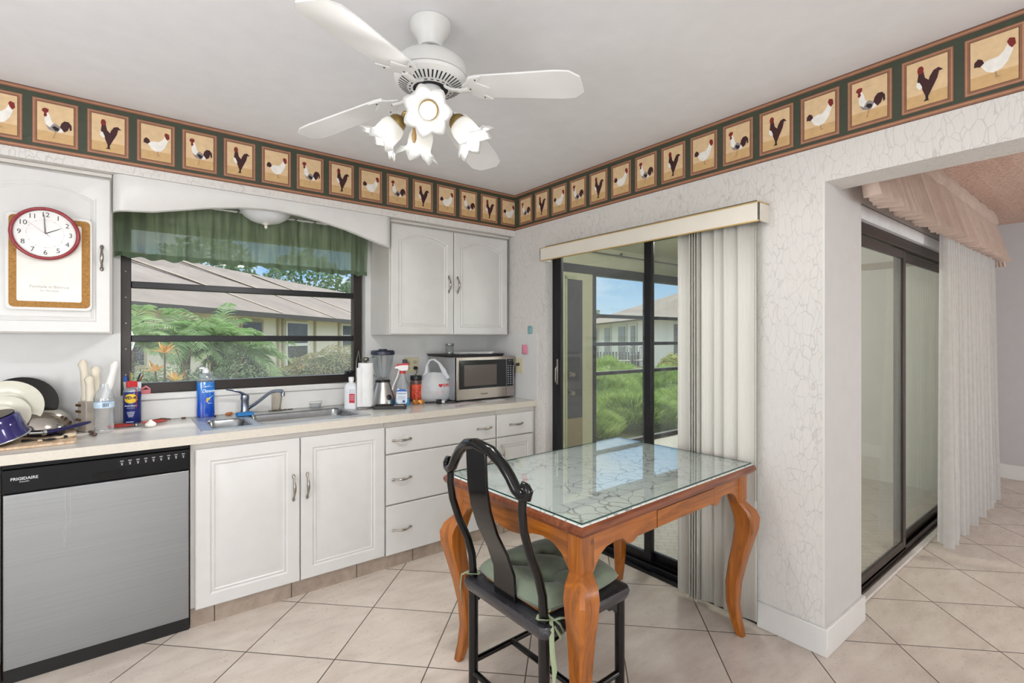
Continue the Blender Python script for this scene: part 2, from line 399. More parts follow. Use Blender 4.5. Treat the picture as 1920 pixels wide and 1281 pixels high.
# ---- kitchen window
w=thing('window_1','dark framed awning window of three stacked panes above the sink',None,((WX0+WX1)/2,.08,1.044),kind='structure')
m=MB(); y0,y1=.045,.105
m.box(WX0,y0,1.044,-2.321,y1,2.0); m.box(-1.094,y0,1.044,WX1-.01,y1,2.0); m.box(WX0,y0,1.95,WX1,y1,2.0)
m.box(-2.321,y0-.005,1.044,-1.094,y1,1.100)
obj('window_frame',m,[P('dark_bronze_frame','2a2320',.35,.3,var=.15)],w,bevel=.003)
for z in (1.346,1.642):
    m=MB(); m.box(-2.321,.05,z-.018,-1.094,.1,z+.018); obj('window_bar',m,M_black,w,bevel=.003)
for a,b in ((1.100,1.328),(1.364,1.624),(1.66,1.95)):
    m=MB(); m.box(-2.321,.072,a,-1.094,.076,b); obj('window_pane',m,M_glassK if a<1.2 else M_glass,w,smooth=False)
m=MB(); m.tube([(-1.13,.03,1.10),(-1.12,-.02,1.105),(-1.14,-.045,1.115)],.008); m.box(-1.16,.0,1.085,-1.09,.045,1.125); m.sphere((-1.15,-.05,1.118),.014,n=10); m.tube([(-1.10,.04,1.12),(-1.075,.03,1.16)],.006)
obj('window_crank',m,M_black,w,bevel=.002)
# small screws on the left jamb
m=MB()
for k in range(6): m.sphere((-2.345,.043,1.15+.14*k),.004,n=6)
obj('window_screw',m,M_nickel,w)

# ---- sliding door 1 (right wall)
d1=thing('door_1','black framed sliding glass door behind the table and blinds',None,(.07,-1.48,0),kind='structure')
X=.07
m=MB(); m.box(X-.0,DY1-.04,0,X+.06,DY1,DZ); m.box(X,DY0,0,X+.06,DY0+.03,DZ); m.box(X,DY0,DZ-.05,X+.06,DY1,DZ)
m.box(.005,DY0,.0,X+.06,DY1,.012); m.box(X-.03,DY0,.012,X-.02,DY1,.04); m.box(X+.02,DY0,.012,X+.03,DY1,.04)
obj('door_frame',m,M_black,d1,bevel=.002)
def slpanel(par,xa,xb,ya,yb,z0,z1,st,mat,gl,ax='x'):
    pn=None
    m=MB()
    def B(p0,p1,q0,q1):
        if ax=='x': m.box(xa,p0,q0,xb,p1,q1)
        else: m.box(p0,xa,q0,p1,xb,q1)
    B(ya,ya+st,z0,z1);B(yb-st,yb,z0,z1);B(ya+st,yb-st,z0,z0+.06);B(ya+st,yb-st,z1-.05,z1)
    pn=obj('door_panel',m,mat,par,bevel=.003)
    m=MB(); xm=(xa+xb)/2
    if ax=='x': m.box(xm-.003,ya+st,z0+.06,xm+.003,yb-st,z1-.05)
    else: m.box(ya+st,xm-.003,z0+.06,yb-st,xm+.003,z1-.05)
    obj('door_glass',m,gl,pn,smooth=False)
    return pn
pa=slpanel(d1,X-.005,X+.022,-1.577,-.768,.03,DZ-.03,.05,M_black,M_glassG)
slpanel(d1,X+.03,X+.056,DY0+.01,-1.507,.03,DZ-.03,.05,M_black,M_glassG)
m=MB(); m.box(X-.012,-.795,1.02,X-.005,-.780,1.20); m.tube([(X-.012,-.787,1.03),(X-.026,-.787,1.04),(X-.026,-.787,1.13),(X-.012,-.787,1.15)],.0035)
plab(obj('door_handle',m,M_nickel,pa,bevel=.002),'metal pull latch on the black stile')

# ---- sliding door 2 (dining wall)
d2=thing('door_2','bronze framed sliding glass door beside the sheer curtain',None,(1.84,-2.40,0),kind='structure')
m=MB(); m.box(.433,-2.43,1.90,3.25,-2.37,1.962); m.box(.433,-2.44,0,3.25,-2.37,.02); m.box(3.21,-2.43,.02,3.25,-2.37,1.9); m.box(.433,-2.43,.02,.46,-2.37,1.9)
m.box(.433,-2.425,.02,3.25,-2.418,.05); m.box(.433,-2.395,.02,3.25,-2.388,.05)
obj('door_frame',m,M_bronze,d2,bevel=.003)
slpanel(d2,-2.425,-2.405,.46,1.50,.03,1.89,.055,M_bronze,M_glassG,'y')
slpanel(d2,-2.395,-2.375,1.44,3.22,.03,1.89,.055,M_bronze,M_glassG,'y')
m=MB(); m.box(.448,-2.47,0,3.25,-2.44,.016); struct('trim_7',m,P('marble_sill','cfcac4',.3),bevel=.003)

# ---- enclosed porch beyond both sliders: floor, walls, ceiling, window wall
t=NT('porch_floor'); g=t.coord((1,1,1),(0,0,rad(45)),'World'); br=t.n('ShaderNodeTexBrick'); br.inputs['Scale'].default_value=4.6; br.inputs['Mortar Size'].default_value=.012; br.inputs['Color1'].default_value=srgb('cbc3ba'); br.inputs['Color2'].default_value=srgb('bdb5ab'); br.inputs['Mortar'].default_value=srgb('9e958b'); t.l(g,br.inputs['Vector'])
n=t.noise(9,g,5,.7); pf=t.bsdf(t.mix(t.math('MULTIPLY',n,.35),br.outputs[0],'a69d92'),.35)
m=MB(); m.box(T,-2.37,-.12,4.42,.85,-.005); struct('floor_porch',m,pf,smooth=False)
M_stucco=P('stucco','dfe0d8',.9,bump=.5,bs=40,var=.03)
m=MB(); m.box(3.28,-2.37,-.1,3.4,.2,ZC); m.box(3.4,.08,-.1,4.3,.2,ZC); m.box(4.3,.08,-.1,4.42,.85,ZC); struct('wall_porch',m,M_stucco,smooth=False)
m=MB(); m.box(3.2795,-2.37,2.0,3.26,.2,2.06); struct('porch_wall_band',m,P('band_tan','a9a08c',.7),smooth=False)  # thin tan band high along the porch end wall
M_pw=P('porch_paint','bfbfa6',.8,var=.03)
m=MB(); m.box(T,.7,-.1,.30,.85,ZC); m.box(.30,.7,2.1,1.42,.85,ZC); m.box(.3,.7,-.1,1.42,.85,.05); m.box(1.42,.7,-.1,1.60,.85,ZC); m.box(1.60,.7,2.02,1.86,.85,ZC); m.box(1.86,.7,-.1,2.03,.85,ZC); m.box(2.03,.7,2.19,4.3,.85,ZC); m.box(T,.13,-.1,T+.002,.7,ZC)
struct('wall_porch_front',m,M_pw,smooth=False)
m=MB(); m.box(-4.7,.13,2.34,.1,.45,2.5); struct('sun_block_eave',m,M_pw,smooth=False)  # unseen eave added over the kitchen window to block the sun
m=MB(); m.box(0.0,-2.37,ZC,4.42,.85,ZC+.12); struct('ceiling_porch',m,M_pw,smooth=False)
M_dk=P('slate_aluminium','2b2b35',.4,.3,var=.2)
w2=thing('window_2','slate porch window wall with three crossbars looking onto the garden',None,(2.65,.72,0),kind='structure')
m=MB(); m.box(2.03,.69,0,2.085,.76,2.19); m.box(4.245,.69,0,4.3,.76,2.19); m.box(1.2,.688,2.10,4.3,.70,2.20); m.box(2.03,.69,2.09,4.3,.76,2.20); m.box(2.03,.69,0,4.3,.76,.05)
obj('window_frame',m,M_dk,w2,bevel=.003)
m=MB(); m.box(3.06,.688,.05,3.185,.76,2.1); obj('window_post',m,M_dk,w2,bevel=.003)
for z in (.915,1.272,1.613):
    m=MB(); m.box(2.085,.70,z-.022,4.245,.75,z+.022); obj('window_bar',m,M_dk,w2,bevel=.003)
m=MB(); m.box(2.085,.735,.05,3.06,.739,2.1); m.box(3.185,.735,.05,4.245,.739,2.1); obj('window_pane',m,M_glass,w2,smooth=False)
w3=thing('added_window_3','added unseen slate porch window left of the narrow blue-grey door',None,(.86,.72,0),kind='structure')  # unseen window added to let more daylight onto the porch
m=MB(); m.box(.30,.70,.05,.35,.76,2.1); m.box(1.37,.70,.05,1.42,.76,2.1); m.box(.30,.70,2.05,1.42,.76,2.1)
for z in (.915,1.272,1.613): m.box(.35,.70,z-.02,1.37,.75,z+.02)
obj('window_frame',m,M_dk,w3)
m=MB(); m.box(.35,.735,.05,1.37,.739,2.05); obj('window_pane',m,M_glass,w3,smooth=False)
# curtain rod on the porch
m=MB(); m.tube([(1.5,.62,2.352),(4.28,.62,2.352)],.008); m.tube([(2.46,.62,2.352),(2.46,.7,2.37)],.007); m.sphere((2.46,.62,2.375),.018,n=10)
tag(obj('curtain_rod',m,P('rod_grey','4c4a44',.5)), 'thin dark rod running below the porch ceiling','rod')
# narrow dark door on the porch
d3=thing('door_3','dark blue-grey porch door with two round knobs',None,(1.73,.70,0),kind='structure')
m=MB(); m.box(1.60,.70,.42,1.858,.74,2.02); obj('door_panel',m,P('porch_door_blue','3d3d4a',.45,var=.25,scale=9),d3,bevel=.003)
m=MB(); m.box(1.60,.70,0,1.858,.74,.42); obj('lower_panel',m,P('panel_tan','8d7f63',.5,var=.08),d3)  # plain tan panel below the dark part of the door
for z in (.72,.93):
    m=MB(); m.M=Matrix.Translation((1.655,.70,z))@Matrix.Rotation(rad(90),4,'X'); m.lathe([(.03,0),(.03,.008),(.012,.012),(.012,.03),(.026,.04),(.03,.052),(.022,.064),(0,.066)],n=20)
    obj('knob',m,M_nickel,d3)
m=MB(); m.box(1.575,.685,0,1.60,.70,2.04); m.box(1.575,.685,2.02,1.75,.70,2.06); struct('trim_9',m,P('casing_green','aab08e',.6),smooth=False)
# ------------------------------------------------------------------ cabinets
def ring(x0,x1,z0,z1,y,rise=0,n=12):
    r=[(x0,y,z0),(x1,y,z0)]
    for i in range(n+1):
        u=i/n; r.append((x1+(x0-x1)*u, y, z1-rise*(2*u-1)**2))
    return r
def door_panel(x0,x1,z0,z1,yf,th=.02,arch=0,inset=.062,raised=True):
    """solid door slab (faces -y) with a routed raised field"""
    m=MB(); e=.004
    R=[ring(x0,x1,z0,z1,yf+th),ring(x0,x1,z0,z1,yf+e),ring(x0+e,x1-e,z0+e,z1-e,yf)]
    if raised:
        a=inset
        for d,y in ((0,0),(.007,.005),(.011,.005),(.014,.002),(.018,.002),(.022,.0055),(.030,.0055),(.045,.001)):
            q=a+d; R.append(ring(x0+q,x1-q,z0+q,z1-q+ (0 if arch else 0),yf+y,rise=arch))
    m.rings(R); m.add([p for p in R[0]],[tuple(range(len(R[0])))[::-1]])
    return m
def handle(L=.11):
    """bow pull along +z, back on y=0, sticking out to -y"""
    m=MB(); h=L/2
    m.tube([(0,-.004,-h),(0,-.006,-h*.86),(0,-.012,-h*.72),(0,-.024,-h*.5),(0,-.03,-h*.2),(0,-.031,0),(0,-.03,h*.2),(0,-.024,h*.5),(0,-.012,h*.72),(0,-.006,h*.86),(0,-.004,h)],
           [.002,.006,.0045,.0045,.007,.0075,.007,.0045,.0045,.006,.002],n=10)
    for s in (-1,1): m.sphere((0,-.005,s*h*.88),.008,.006,.012,n=10)
    return m
def put_handle(parent,x,y,z,horiz=False,L=.11):
    m=handle(L); mm=MB(); M=Matrix.Translation((x,y,z))@(Matrix.Rotation(rad(90),4,'Y') if horiz else Matrix())
    mm.M=M; mm.add(m.v,m.f)
    return obj('handle',mm,M_nickel,parent)

# upper right cabinet
def upper(label,x0,x1,doors,loc,hs,sidepanel=True):
    t=thing('upper_cabinet',label,'cabinet',loc,'wall cabinets')
    m=MB(); m.box(x0,-.31,1.37,x1,-.0005,2.126)
    m.box(x0,-.332,2.108,x1,-.31,2.125)
    obj('body',m,M_cabin,t,bevel=.002)
    for k,(a,b) in enumerate(doors):
        d=obj('door',door_panel(a,b,1.375,2.098,-.332,arch=.045,inset=.05),M_cab,t,ang=30)
        for hx in hs[k]: put_handle(d,hx,-.332,1.725,L=.115)
    return t
upper('white double-door wall cabinet right of the window, above the microwave',-.99,-.018,[(-.984,-.514),(-.508,-.034)],(-.5,-.15,1.37),[[-.556],[-.484]])
upper('white single-door wall cabinet left of the window, holding clock and board',-3.0,-2.395,[(-2.868,-2.401)],(-2.7,-.15,1.37),[[-2.432]])
# arched wooden window valance between the cabinets
pts=[(-2.393,1.95),(-2.335,1.957),(-2.243,1.966),(-2.123,1.994),(-2.008,2.022),(-1.861,2.048),(-1.76,2.058),(-1.676,2.06),(-1.56,2.053),(-1.444,2.038),(-1.286,2.006),(-1.152,1.968),(-1.07,1.945),(-.993,1.93)]
m=MB(); F_=[];Bk=[]
n=len(pts)
def yv(x):
    d=min(x+2.393,-.993-x); r=.05
    return -.372+ (r-math.sqrt(max(0,r*r-(r-min(d,r))**2)))*1.0
X_=[-2.393,-2.388,-2.378,-2.362,-2.343]+[p[0] for p in pts[2:-1]]+[-1.043,-1.024,-1.008,-.998,-.993]
def zb(x):
    for a,b in zip(pts,pts[1:]):
        if a[0]<=x<=b[0]: return a[1]+(b[1]-a[1])*(x-a[0])/(b[0]-a[0])
    return pts[-1][1]
rows=[]
for x in X_: rows.append([(x,yv(x)+.035,2.125),(x,yv(x),2.125),(x,yv(x),zb(x)+.004),(x,yv(x)+.004,zb(x)),(x,yv(x)+.035,zb(x))])
m.sheet(rows); m.add([p for p in rows[0]],[(0,1,2,3,4)]); m.add([p for p in rows[-1]],[(4,3,2,1,0)])
m.quad(*[ (x,y,2.125) for x,y in ((-2.393,-.337),(-.993,-.337),(-.993,-.372),(-2.393,-.372))])
tag(obj('window_valance_board',m,M_cab,ang=50),'arched white wooden board bridging the cabinets over the window','valance')
# dome ceiling lamp behind the board
t=thing('dome_lamp','frosted ribbed dome lamp peeking below the arched board','lamp',(-1.70,-.19,2.126))
m=MB(); prof=[(.14,0),(.142,-.01),(.135,-.04),(.115,-.07),(.08,-.095),(.04,-.108),(0,-.11)]
vs=[];nn=64
for r,z in prof:
    for k in range(nn):
        a=2*pi*k/nn; q=r*(1+.018*(k%2)); vs.append((-1.70+q*cos(a),-.19+q*sin(a),2.126+z))
m.add(vs,[(i*nn+k,i*nn+(k+1)%nn,(i+1)*nn+(k+1)%nn,(i+1)*nn+k) for i in range(len(prof)-1) for k in range(nn)])
fr=P('frosted_shade','d9dadd',.35,Transmission_Weight=.0)
obj('lamp_shade',m,fr,t,ang=80)
m=MB(); m.lathe([(0,-.14),(.008,-.135),(.01,-.125),(.005,-.12),(.016,-.115),(.024,-.108),(.026,-.1),(0,-.098)],(-1.70,-.19,2.126),n=16)
obj('finial',m,P('cream_finial','e2ddcf',.4),t)
m=MB(); m.lathe([(.15,0),(.15,-.008),(.14,-.014)],(-1.70,-.19,2.126),n=32); obj('lamp_base',m,M_white,t)

# board + clock on the left cabinet door
t=thing('message_board','cork-framed white memo board hung on the left cabinet door','board',(-2.61,-.338,1.48))
def rrect(x0,x1,z0,z1,r,n=6):
    o=[]
    for cx,cz,a0 in ((x1-r,z1-r,0),(x0+r,z1-r,90),(x0+r,z0+r,180),(x1-r,z0+r,270)):
        for k in range(n+1): a=rad(a0+90*k/n); o.append((cx+r*cos(a),cz+r*sin(a)))
    return o
m=MB(); m.prism(rrect(-2.752,-2.466,1.474,1.897,.02),-.346,-.334); obj('backing',m,M_white,t,bevel=.002)
tc=NT('cork'); v=tc.coord(); ck=tc.bsdf(tc.ramp(tc.noise(120,v,5,.8),[(.3,'7d5726'),(.5,'a0743a'),(.7,'b98a4a')]),.8)
m=MB(); m.prism(rrect(-2.740,-2.474,1.486,1.885,.018),-.349,-.346); obj('cork_panel',m,ck,t)
m=MB(); m.prism(rrect(-2.715,-2.503,1.512,1.86,.008),-.352,-.349); obj('writing_panel',m,P('memo_white','dcdad3',.3),t)
m=MB()
for s_,z,k in (('Formula in Balance',1.577,1),('for the week',1.560,.7)):
    m.text(s_,.017*k,Matrix.Translation((-2.61,-.3525,z))@Matrix.Rotation(rad(90),4,'X'),ex=.0002)
plab(obj('handwriting',m,P('faded_pen','a9a8a2',.6),t),'faint grey handwriting')
# clock
cx,cz,cy=-2.622,1.809,-.354
t=thing('wall_clock','round red-rimmed wall clock with black numerals hung over the memo board','clock',(cx,cy,cz))
RX=Matrix.Translation((cx,cy,cz))@Matrix.Rotation(rad(90),4,'X')
m=MB(); m.M=RX; m.lathe([(.098,.0),(.113,.002),(.117,.014),(.115,.026),(.110,.031),(.105,.030),(.102,.024),(.101,.020)],n=64,cap=False); obj('rim',m,P('clock_red','8c1f2b',.25,Coat_Weight=.5),t,ang=60)
m=MB(); m.M=RX; m.lathe([(.1015,0),(.1015,.016)],n=64); obj('dial',m,P('clock_face','e2e1df',.4),t)
m=MB()
for h in range(1,13):
    a=rad(90-30*h); rr=.083
    m.text(str(h),.029,Matrix.Translation((cx+rr*cos(a),cy-.0165,cz+rr*sin(a)))@Matrix.Rotation(rad(90),4,'X'),ex=.0003)
for k in range(60):
    a=2*pi*k/60; m.M=Matrix.Translation((cx+.061*cos(a),cy-.0165,cz+.061*sin(a))); q=.0012 if k%5==0 else .0006; m.box(-q,-.0003,-q,q,.0003,q)
m.M=Matrix()
obj('numerals',m,P('print_black','1a1a1c',.5),t,smooth=False)
def hand(ang,L,w,yy,back=.0):
    mm=MB(); mm.M=Matrix.Translation((cx,cy-yy,cz))@Matrix.Rotation(rad(ang),4,'Y')
    mm.add([(-w,0,-back),(w,0,-back),(w*.5,0,L),(-w*.5,0,L),(-w,-.0008,-back),(w,-.0008,-back),(w*.5,-.0008,L),(-w*.5,-.0008,L)],[(0,1,2,3),(4,7,6,5),(0,4,5,1),(1,5,6,2),(2,6,7,3),(3,7,4,0)]); return mm
obj('hour_hand',hand(61,.056,.0022,.018),P('hand_black','101012',.4),t)
obj('minute_hand',hand(-3,.082,.0018,.0195),P('hand_black2','101012',.4),t)
obj('second_hand',hand(-51,.075,.0006,.021,.02),P('hand_red','8a2a2a',.4),t)
m=MB(); m.M=RX; m.lathe([(.1015,.0235),(.1015,.0245),(0,.0245)],n=48); obj('clock_glass',m,glassmat('clock_glass',(1,1,1),refl=.5),t)

# ------------------------------------------------------------------ base cabinets
YF=-.634
def baseunit(name,label,x0,x1,loc,grp='base cabinets under the counter'):
    t=thing(name,label,'cabinet',loc,grp)
    m=MB(); m.box(x0,-.612,.085,x1,-.01,.858); obj('body',m,M_cabin,t,bevel=.0015)
    return t
t=baseunit('sink_cabinet','white base cabinet with two tall doors under the sink',-2.107,-1.156,(-1.63,-.3,0))
for a,b,hx in ((-2.088,-1.628,-1.66),(-1.622,-1.161,-1.592)):
    d=obj('door',door_panel(a,b,.082,.828,YF,inset=.058),M_cab,t,ang=30)
    put_handle(d,hx,YF,.575,L=.135)
t=baseunit('drawer_cabinet','white base cabinet with three wide drawers right of the sink',-1.154,-.357,(-.75,-.3,0))
for z0,z1,hs in ((.672,.824,(-1.055,-.46)),(.373,.664,(-1.055,-.46)),(.078,.365,(-1.055,-.46))):
    d=obj('drawer',door_panel(-1.150,-.364,z0,z1,YF,raised=False),M_cab,t,ang=30)
    for hx in hs: put_handle(d,hx,YF,(z0+z1)/2,True,L=.12)
t=baseunit('corner_cabinet','narrow white base cabinet with one drawer and door beside the glass door',-.355,-.004,(-.18,-.3,0))
d=obj('drawer',door_panel(-.352,-.030,.672,.824,YF,raised=False),M_cab,t,ang=30); put_handle(d,-.19,YF,.748,True,L=.12)
d=obj('door',door_panel(-.352,-.030,.078,.664,YF,inset=.05),M_cab,t,ang=30); put_handle(d,-.318,YF,.56,L=.11)
t=baseunit('end_cabinet','sliver of white base cabinet left of the dishwasher',-3.3,-2.727,(-3.0,-.3,0))
obj('door',door_panel(-3.2,-2.732,.078,.828,YF),M_cab,t,ang=30)
# tiled toe kick
tk=NT('toe_tile'); v=tk.coord(kind='World'); n=tk.noise(14,v,5,.7); sx=tk.n('ShaderNodeSeparateXYZ'); tk.l(v,sx.inputs[0])
fx=tk.math('FRACT',tk.math('DIVIDE',tk.math('ADD',sx.outputs[0],3.0+.045),.345)); ed=tk.math('MINIMUM',fx,tk.math('SUBTRACT',1,fx))
tkm=tk.bsdf(tk.mix(tk.ramp(ed,[(.005,(1,1,1)),(.009,(0,0,0))]),tk.ramp(n,[(.3,'8c7c70'),(.7,'aa9b8d')]),'3b322c'),.4)
m=MB(); m.box(-2.107,-.617,0,-.002,-.55,.085); m.box(-3.3,-.617,0,-2.727,-.55,.085); struct('baseboard_back',m,tkm,smooth=False)
# dishwasher
t=thing('dishwasher','stainless steel dishwasher with black control strip at left end of counter','dishwasher',(-2.416,-.3,0))
m=MB(); m.box(-2.722,-.60,.01,-2.112,-.02,.858); obj('body',m,M_black,t)
t2=NT('steel'); v=t2.coord((1,1,300)); n=t2.noise(2,v,3); st=t2.bsdf(t2.ramp(n,[(.3,'8b8d90'),(.7,'969899')]),.36,.85,t2.bump(n,.03,.001))
m=MB(); m.box(-2.716,-.640,.062,-2.114,-.60,.741); obj('door',m,st,t,bevel=.003)
mB=P('black_plastic','08080a',.4,var=.15,Specular_IOR_Level=.2)
m=MB(); m.box(-2.720,-.642,.745,-2.112,-.60,.838); m.box(-2.720,-.636,.838,-2.112,-.60,.858); cp=obj('control_panel',m,mB,t,bevel=.004)
m=MB(); m.box(-2.448,-.6432,.760,-2.346,-.6418,.785); plab(obj('handle_recess',m,P('recess_black','020203',.15,Specular_IOR_Level=.2),cp,bevel=.001),'glossy black pocket grip')
m=MB(); m.box(-2.373,-.6432,.797,-2.125,-.6418,.834); obj('keypad',m,P('keypad_black','101013',.35,Specular_IOR_Level=.2),cp,bevel=.001)
m=MB(); RF=Matrix.Translation((-2.656,-.6424,.800))@Matrix.Rotation(rad(90),4,'X')
m.text('FRIGIDAIRE',.0155,RF,ex=.0003,bold=.0003); m.text('GALLERY',.007,Matrix.Translation((-2.656,-.6424,.788))@Matrix.Rotation(rad(90),4,'X'),ex=.0003)
for k in range(9):
    x=-2.362+k*.0275; m.box(x,-.6438,.820,x+.012,-.6433,.8225); m.box(x+.002,-.6438,.812,x+.010,-.6433,.814); m.box(x+.004,-.6438,.804,x+.0085,-.6433,.8085)
obj('lettering',m,P('print_white','c9c9cc',.5),cp,smooth=False)
m=MB(); m.box(-2.716,-.622,.0,-2.112,-.60,.058); obj('kick_plate',m,P('kick_black','0b0b0c',.5),t)
m=MB(); m.tube([(-2.536,-.6405,.74),(-2.537,-.6405,.66),(-2.533,-.6405,.62),(-2.541,-.6405,.56),(-2.54,-.6405,.5)],.0009,n=5); m.tube([(-2.522,-.6405,.73),(-2.522,-.6405,.60),(-2.535,-.6405,.58),(-2.537,-.6405,.52)],.0008,n=5)
plab(obj('drip_stain',m,P('stain','a9a9a9',.6),t),'dried drip marks on the steel')

# worktop with a cut-out for the sink
M_ct=P('laminate_top','d2cfca',.22,var=.05,scale=7); M_ce=P('laminate_edge','cbc4b8',.4,var=.04,scale=90)
t=thing('countertop','white laminate worktop running under the window to the right wall','worktop',(-1.5,-.32,.862))
SX0,SX1,SYF,SYB=-2.045,-1.225,-.545,-.085
m=MB(); m.box(-3.3,-.642,.862,SX0,0,.898); m.box(SX1,-.642,.862,-.001,0,.898); m.box(SX0,-.642,.862,SX1,SYF,.898); m.box(SX0,SYB,.862,SX1,0,.898)
obj('slab',m,M_ct,t,smooth=False)
m=MB(); m.box(-3.3,-.6465,.858,.001,-.642,.8982); obj('front_edge',m,M_ce,t,bevel=.0015)

# sink
M_steel=P('sink_steel','8f9294',.27,1,var=.12,scale=30)
M_rim=P('sink_rim','b9bcbe',.38,1,var=.06)
t=thing('sink','stainless double-bowl drop-in sink below the window','sink',(-1.63,-.32,.898))
def rr3(x0,x1,y0,y1,z,r,n=5):
    return [(a,b,z) for a,b in rrect(x0,x1,y0,y1,r,n)]
b1=(-2.005,-1.825,-.505,-.215); b2=(-1.79,-1.265,-.515,-.155)
# rim: plate with two holes built from strips
m=MB(); z=.9015; X0,X1,Y0,Y1=-2.055,-1.212,-.558,-.072
for a in ((X0,Y0,b1[0],Y1),(b2[1],Y0,X1,Y1),(b1[1],Y0,b2[0],Y1),(b1[0],Y0,b1[1],b1[2]),(b1[0],b1[3],b1[1],Y1),(b2[0],Y0,b2[1],b2[2]),(b2[0],b2[3],b2[1],Y1)):
    m.box(a[0],a[1],.8985,a[2],a[3],z)
obj('rim',m,M_rim,t,smooth=False)
for b,dp in ((b1,.13),(b2,.17)):
    m=MB(); R=[]
    for i,(ins,zz) in enumerate(((-.006,z+.0005),(0,z-.001),(.004,z-.008),(.010,z-.05),(.016,z-dp+.03),(.03,z-dp+.006),(.055,z-dp))):
        r=.04-.0*ins; R.append(rr3(b[0]+ins,b[1]-ins,b[2]+ins,b[3]-ins,zz,max(.012,.045-ins*.3)))
    m.rings(R); obj('bowl',m,M_steel,t,ang=60)
    m=MB(); m.lathe([(.04,.001),(.038,.004),(.02,.002),(0,.002)],((b[0]+b[1])/2,(b[2]+b[3])/2,z-dp),n=20); obj('drain',m,M_rim,t)
# faucet
t=thing('faucet','chrome single-lever faucet swung over the large sink bowl','faucet',(-1.795,-.10,.9015))
fx,fy=-1.795,-.105
M_fa=P('faucet_chrome','8b94a2',.18,1,var=.12)
m=MB(); m.prism(rrect(fx-.03,fx+.03,fy-.026,fy+.026,.02),.9015,.912,'z'); m.lathe([(.026,.01),(.022,.03),(.021,.08),(.024,.095),(.022,.115),(0,.12)],(fx,fy,.9015),n=20); obj('body',m,M_fa,t,bevel=.002)
m=MB(); m.tube([(fx+.01,fy,.93),(fx+.05,fy-.03,.963),(fx+.11,fy-.075,1.022),(fx+.128,fy-.09,1.035),(fx+.150,fy-.105,1.039),(fx+.178,fy-.125,1.036)],[.0095,.0095,.0095,.0095,.010,.011],n=12); m.lathe([(.011,-.004),(.012,.014),(.008,.02)],(fx+.178,fy-.125,1.012),n=14); obj('spout',m,M_fa,t)
m=MB(); m.tube([(fx,fy,1.015),(fx-.03,fy-.01,1.036),(fx-.075,fy-.03,1.052),(fx-.10,fy-.04,1.056)],[.018,.013,.011,.007],n=12,flat=.55); obj('lever',m,M_fa,t)
# ------------------------------------------------------------------ things on the worktop
Z0=.8985
M_clear=glassmat('clear_plastic',(.93,.95,.97),rough=.06,refl=2.5,haze=.09)
M_clearg=glassmat('clear_glass',(.82,.85,.86),rough=.03,refl=3.5,haze=.03)
def face(x,y,z,yaw=0): return Matrix.Translation((x,y,z))@Matrix.Rotation(yaw,4,'Z')@Matrix.Rotation(rad(90),4,'X')
VY=rad(-38)   # labels turned towards the room
# drying mat, plates, bowl, pot, pans
t=thing('cutting_board','tan patterned board under the dishes at the left end of counter','board',(-2.72,-.42,Z0))
cb=NT('board_mat'); v=cb.coord((6,1,1)); n=cb.noise(9,v,5,.7); cbm=cb.bsdf(cb.ramp(n,[(.3,'b08a66'),(.5,'cdb193'),(.7,'dcc9ae')]),.55)
m=MB(); m.M=Matrix.Translation((-2.77,-.37,Z0))@Matrix.Rotation(rad(4),4,'Z'); m.prism(rrect(-.26,.25,-.17,.17,.02),0,.010,'z'); obj('board',m,cbm,t,bevel=.002)
t=thing('steel_bowl','upturned stainless steel mixing bowl on the left counter','bowl',(-2.665,-.155,Z0))
M_bowl=P('polished_bowl','b5aea6',.14,1,var=.15,scale=8)
m=MB(); m.lathe([(.128,0),(.130,.006),(.124,.03),(.108,.065),(.08,.092),(.045,.105),(.03,.108),(0,.108)],(-2.665,-.148,Z0+.012),n=40,cap=False); obj('shell',m,M_bowl,t,solid=.0012)
m=MB(); m.tube([(-2.665+.130*cos(a*pi/20),-.148+.130*sin(a*pi/20),Z0+.014) for a in range(41)],.003,n=6); obj('rolled_rim',m,M_bowl,t)
# two plates propped
M_cream=P('cream_china','d9d6c6',.22,var=.03)
for i,(x,y,r,lb,dx) in enumerate(((-2.772,-.255,.132,'large cream dinner plate leaning behind the purple pot',0),(-2.778,-.275,.098,'smaller cream plate stacked in front of the large leaning plate',.0))):
    M_=Matrix.Translation((x,y,Z0+.012))@Matrix.Rotation(rad(62-4*i),4,'X')@Matrix.Translation((0,r,0))
    o_m=MB(); o_m.M=M_; o_m.lathe([(0,0),(r*.55,0),(r*.6,.004),(r*.66,.012),(r*.97,.020),(r,.021),(r,.024),(r*.96,.0235),(r*.64,.016),(r*.58,.008),(r*.53,.004),(0,.004)],n=44)
    tag(obj('dinner_plate' if not i else 'side_plate',o_m,M_cream,ang=60),lb,'plate','plates leaning at the left')
m=MB(); m.M=Matrix.Translation((-2.735,-.165,Z0+.012))@Matrix.Rotation(rad(66),4,'X')@Matrix.Translation((0,.135,0)); m.lathe([(.12,0),(.137,.004),(.137,.012),(.12,.012)],n=40); m.lathe([(0,0),(.12,0),(.12,.004)],n=40)
tag(obj('pan_lid',m,P('dark_lid','1f1d1b',.3),),'dark round pan lid standing behind the cream plates','lid')
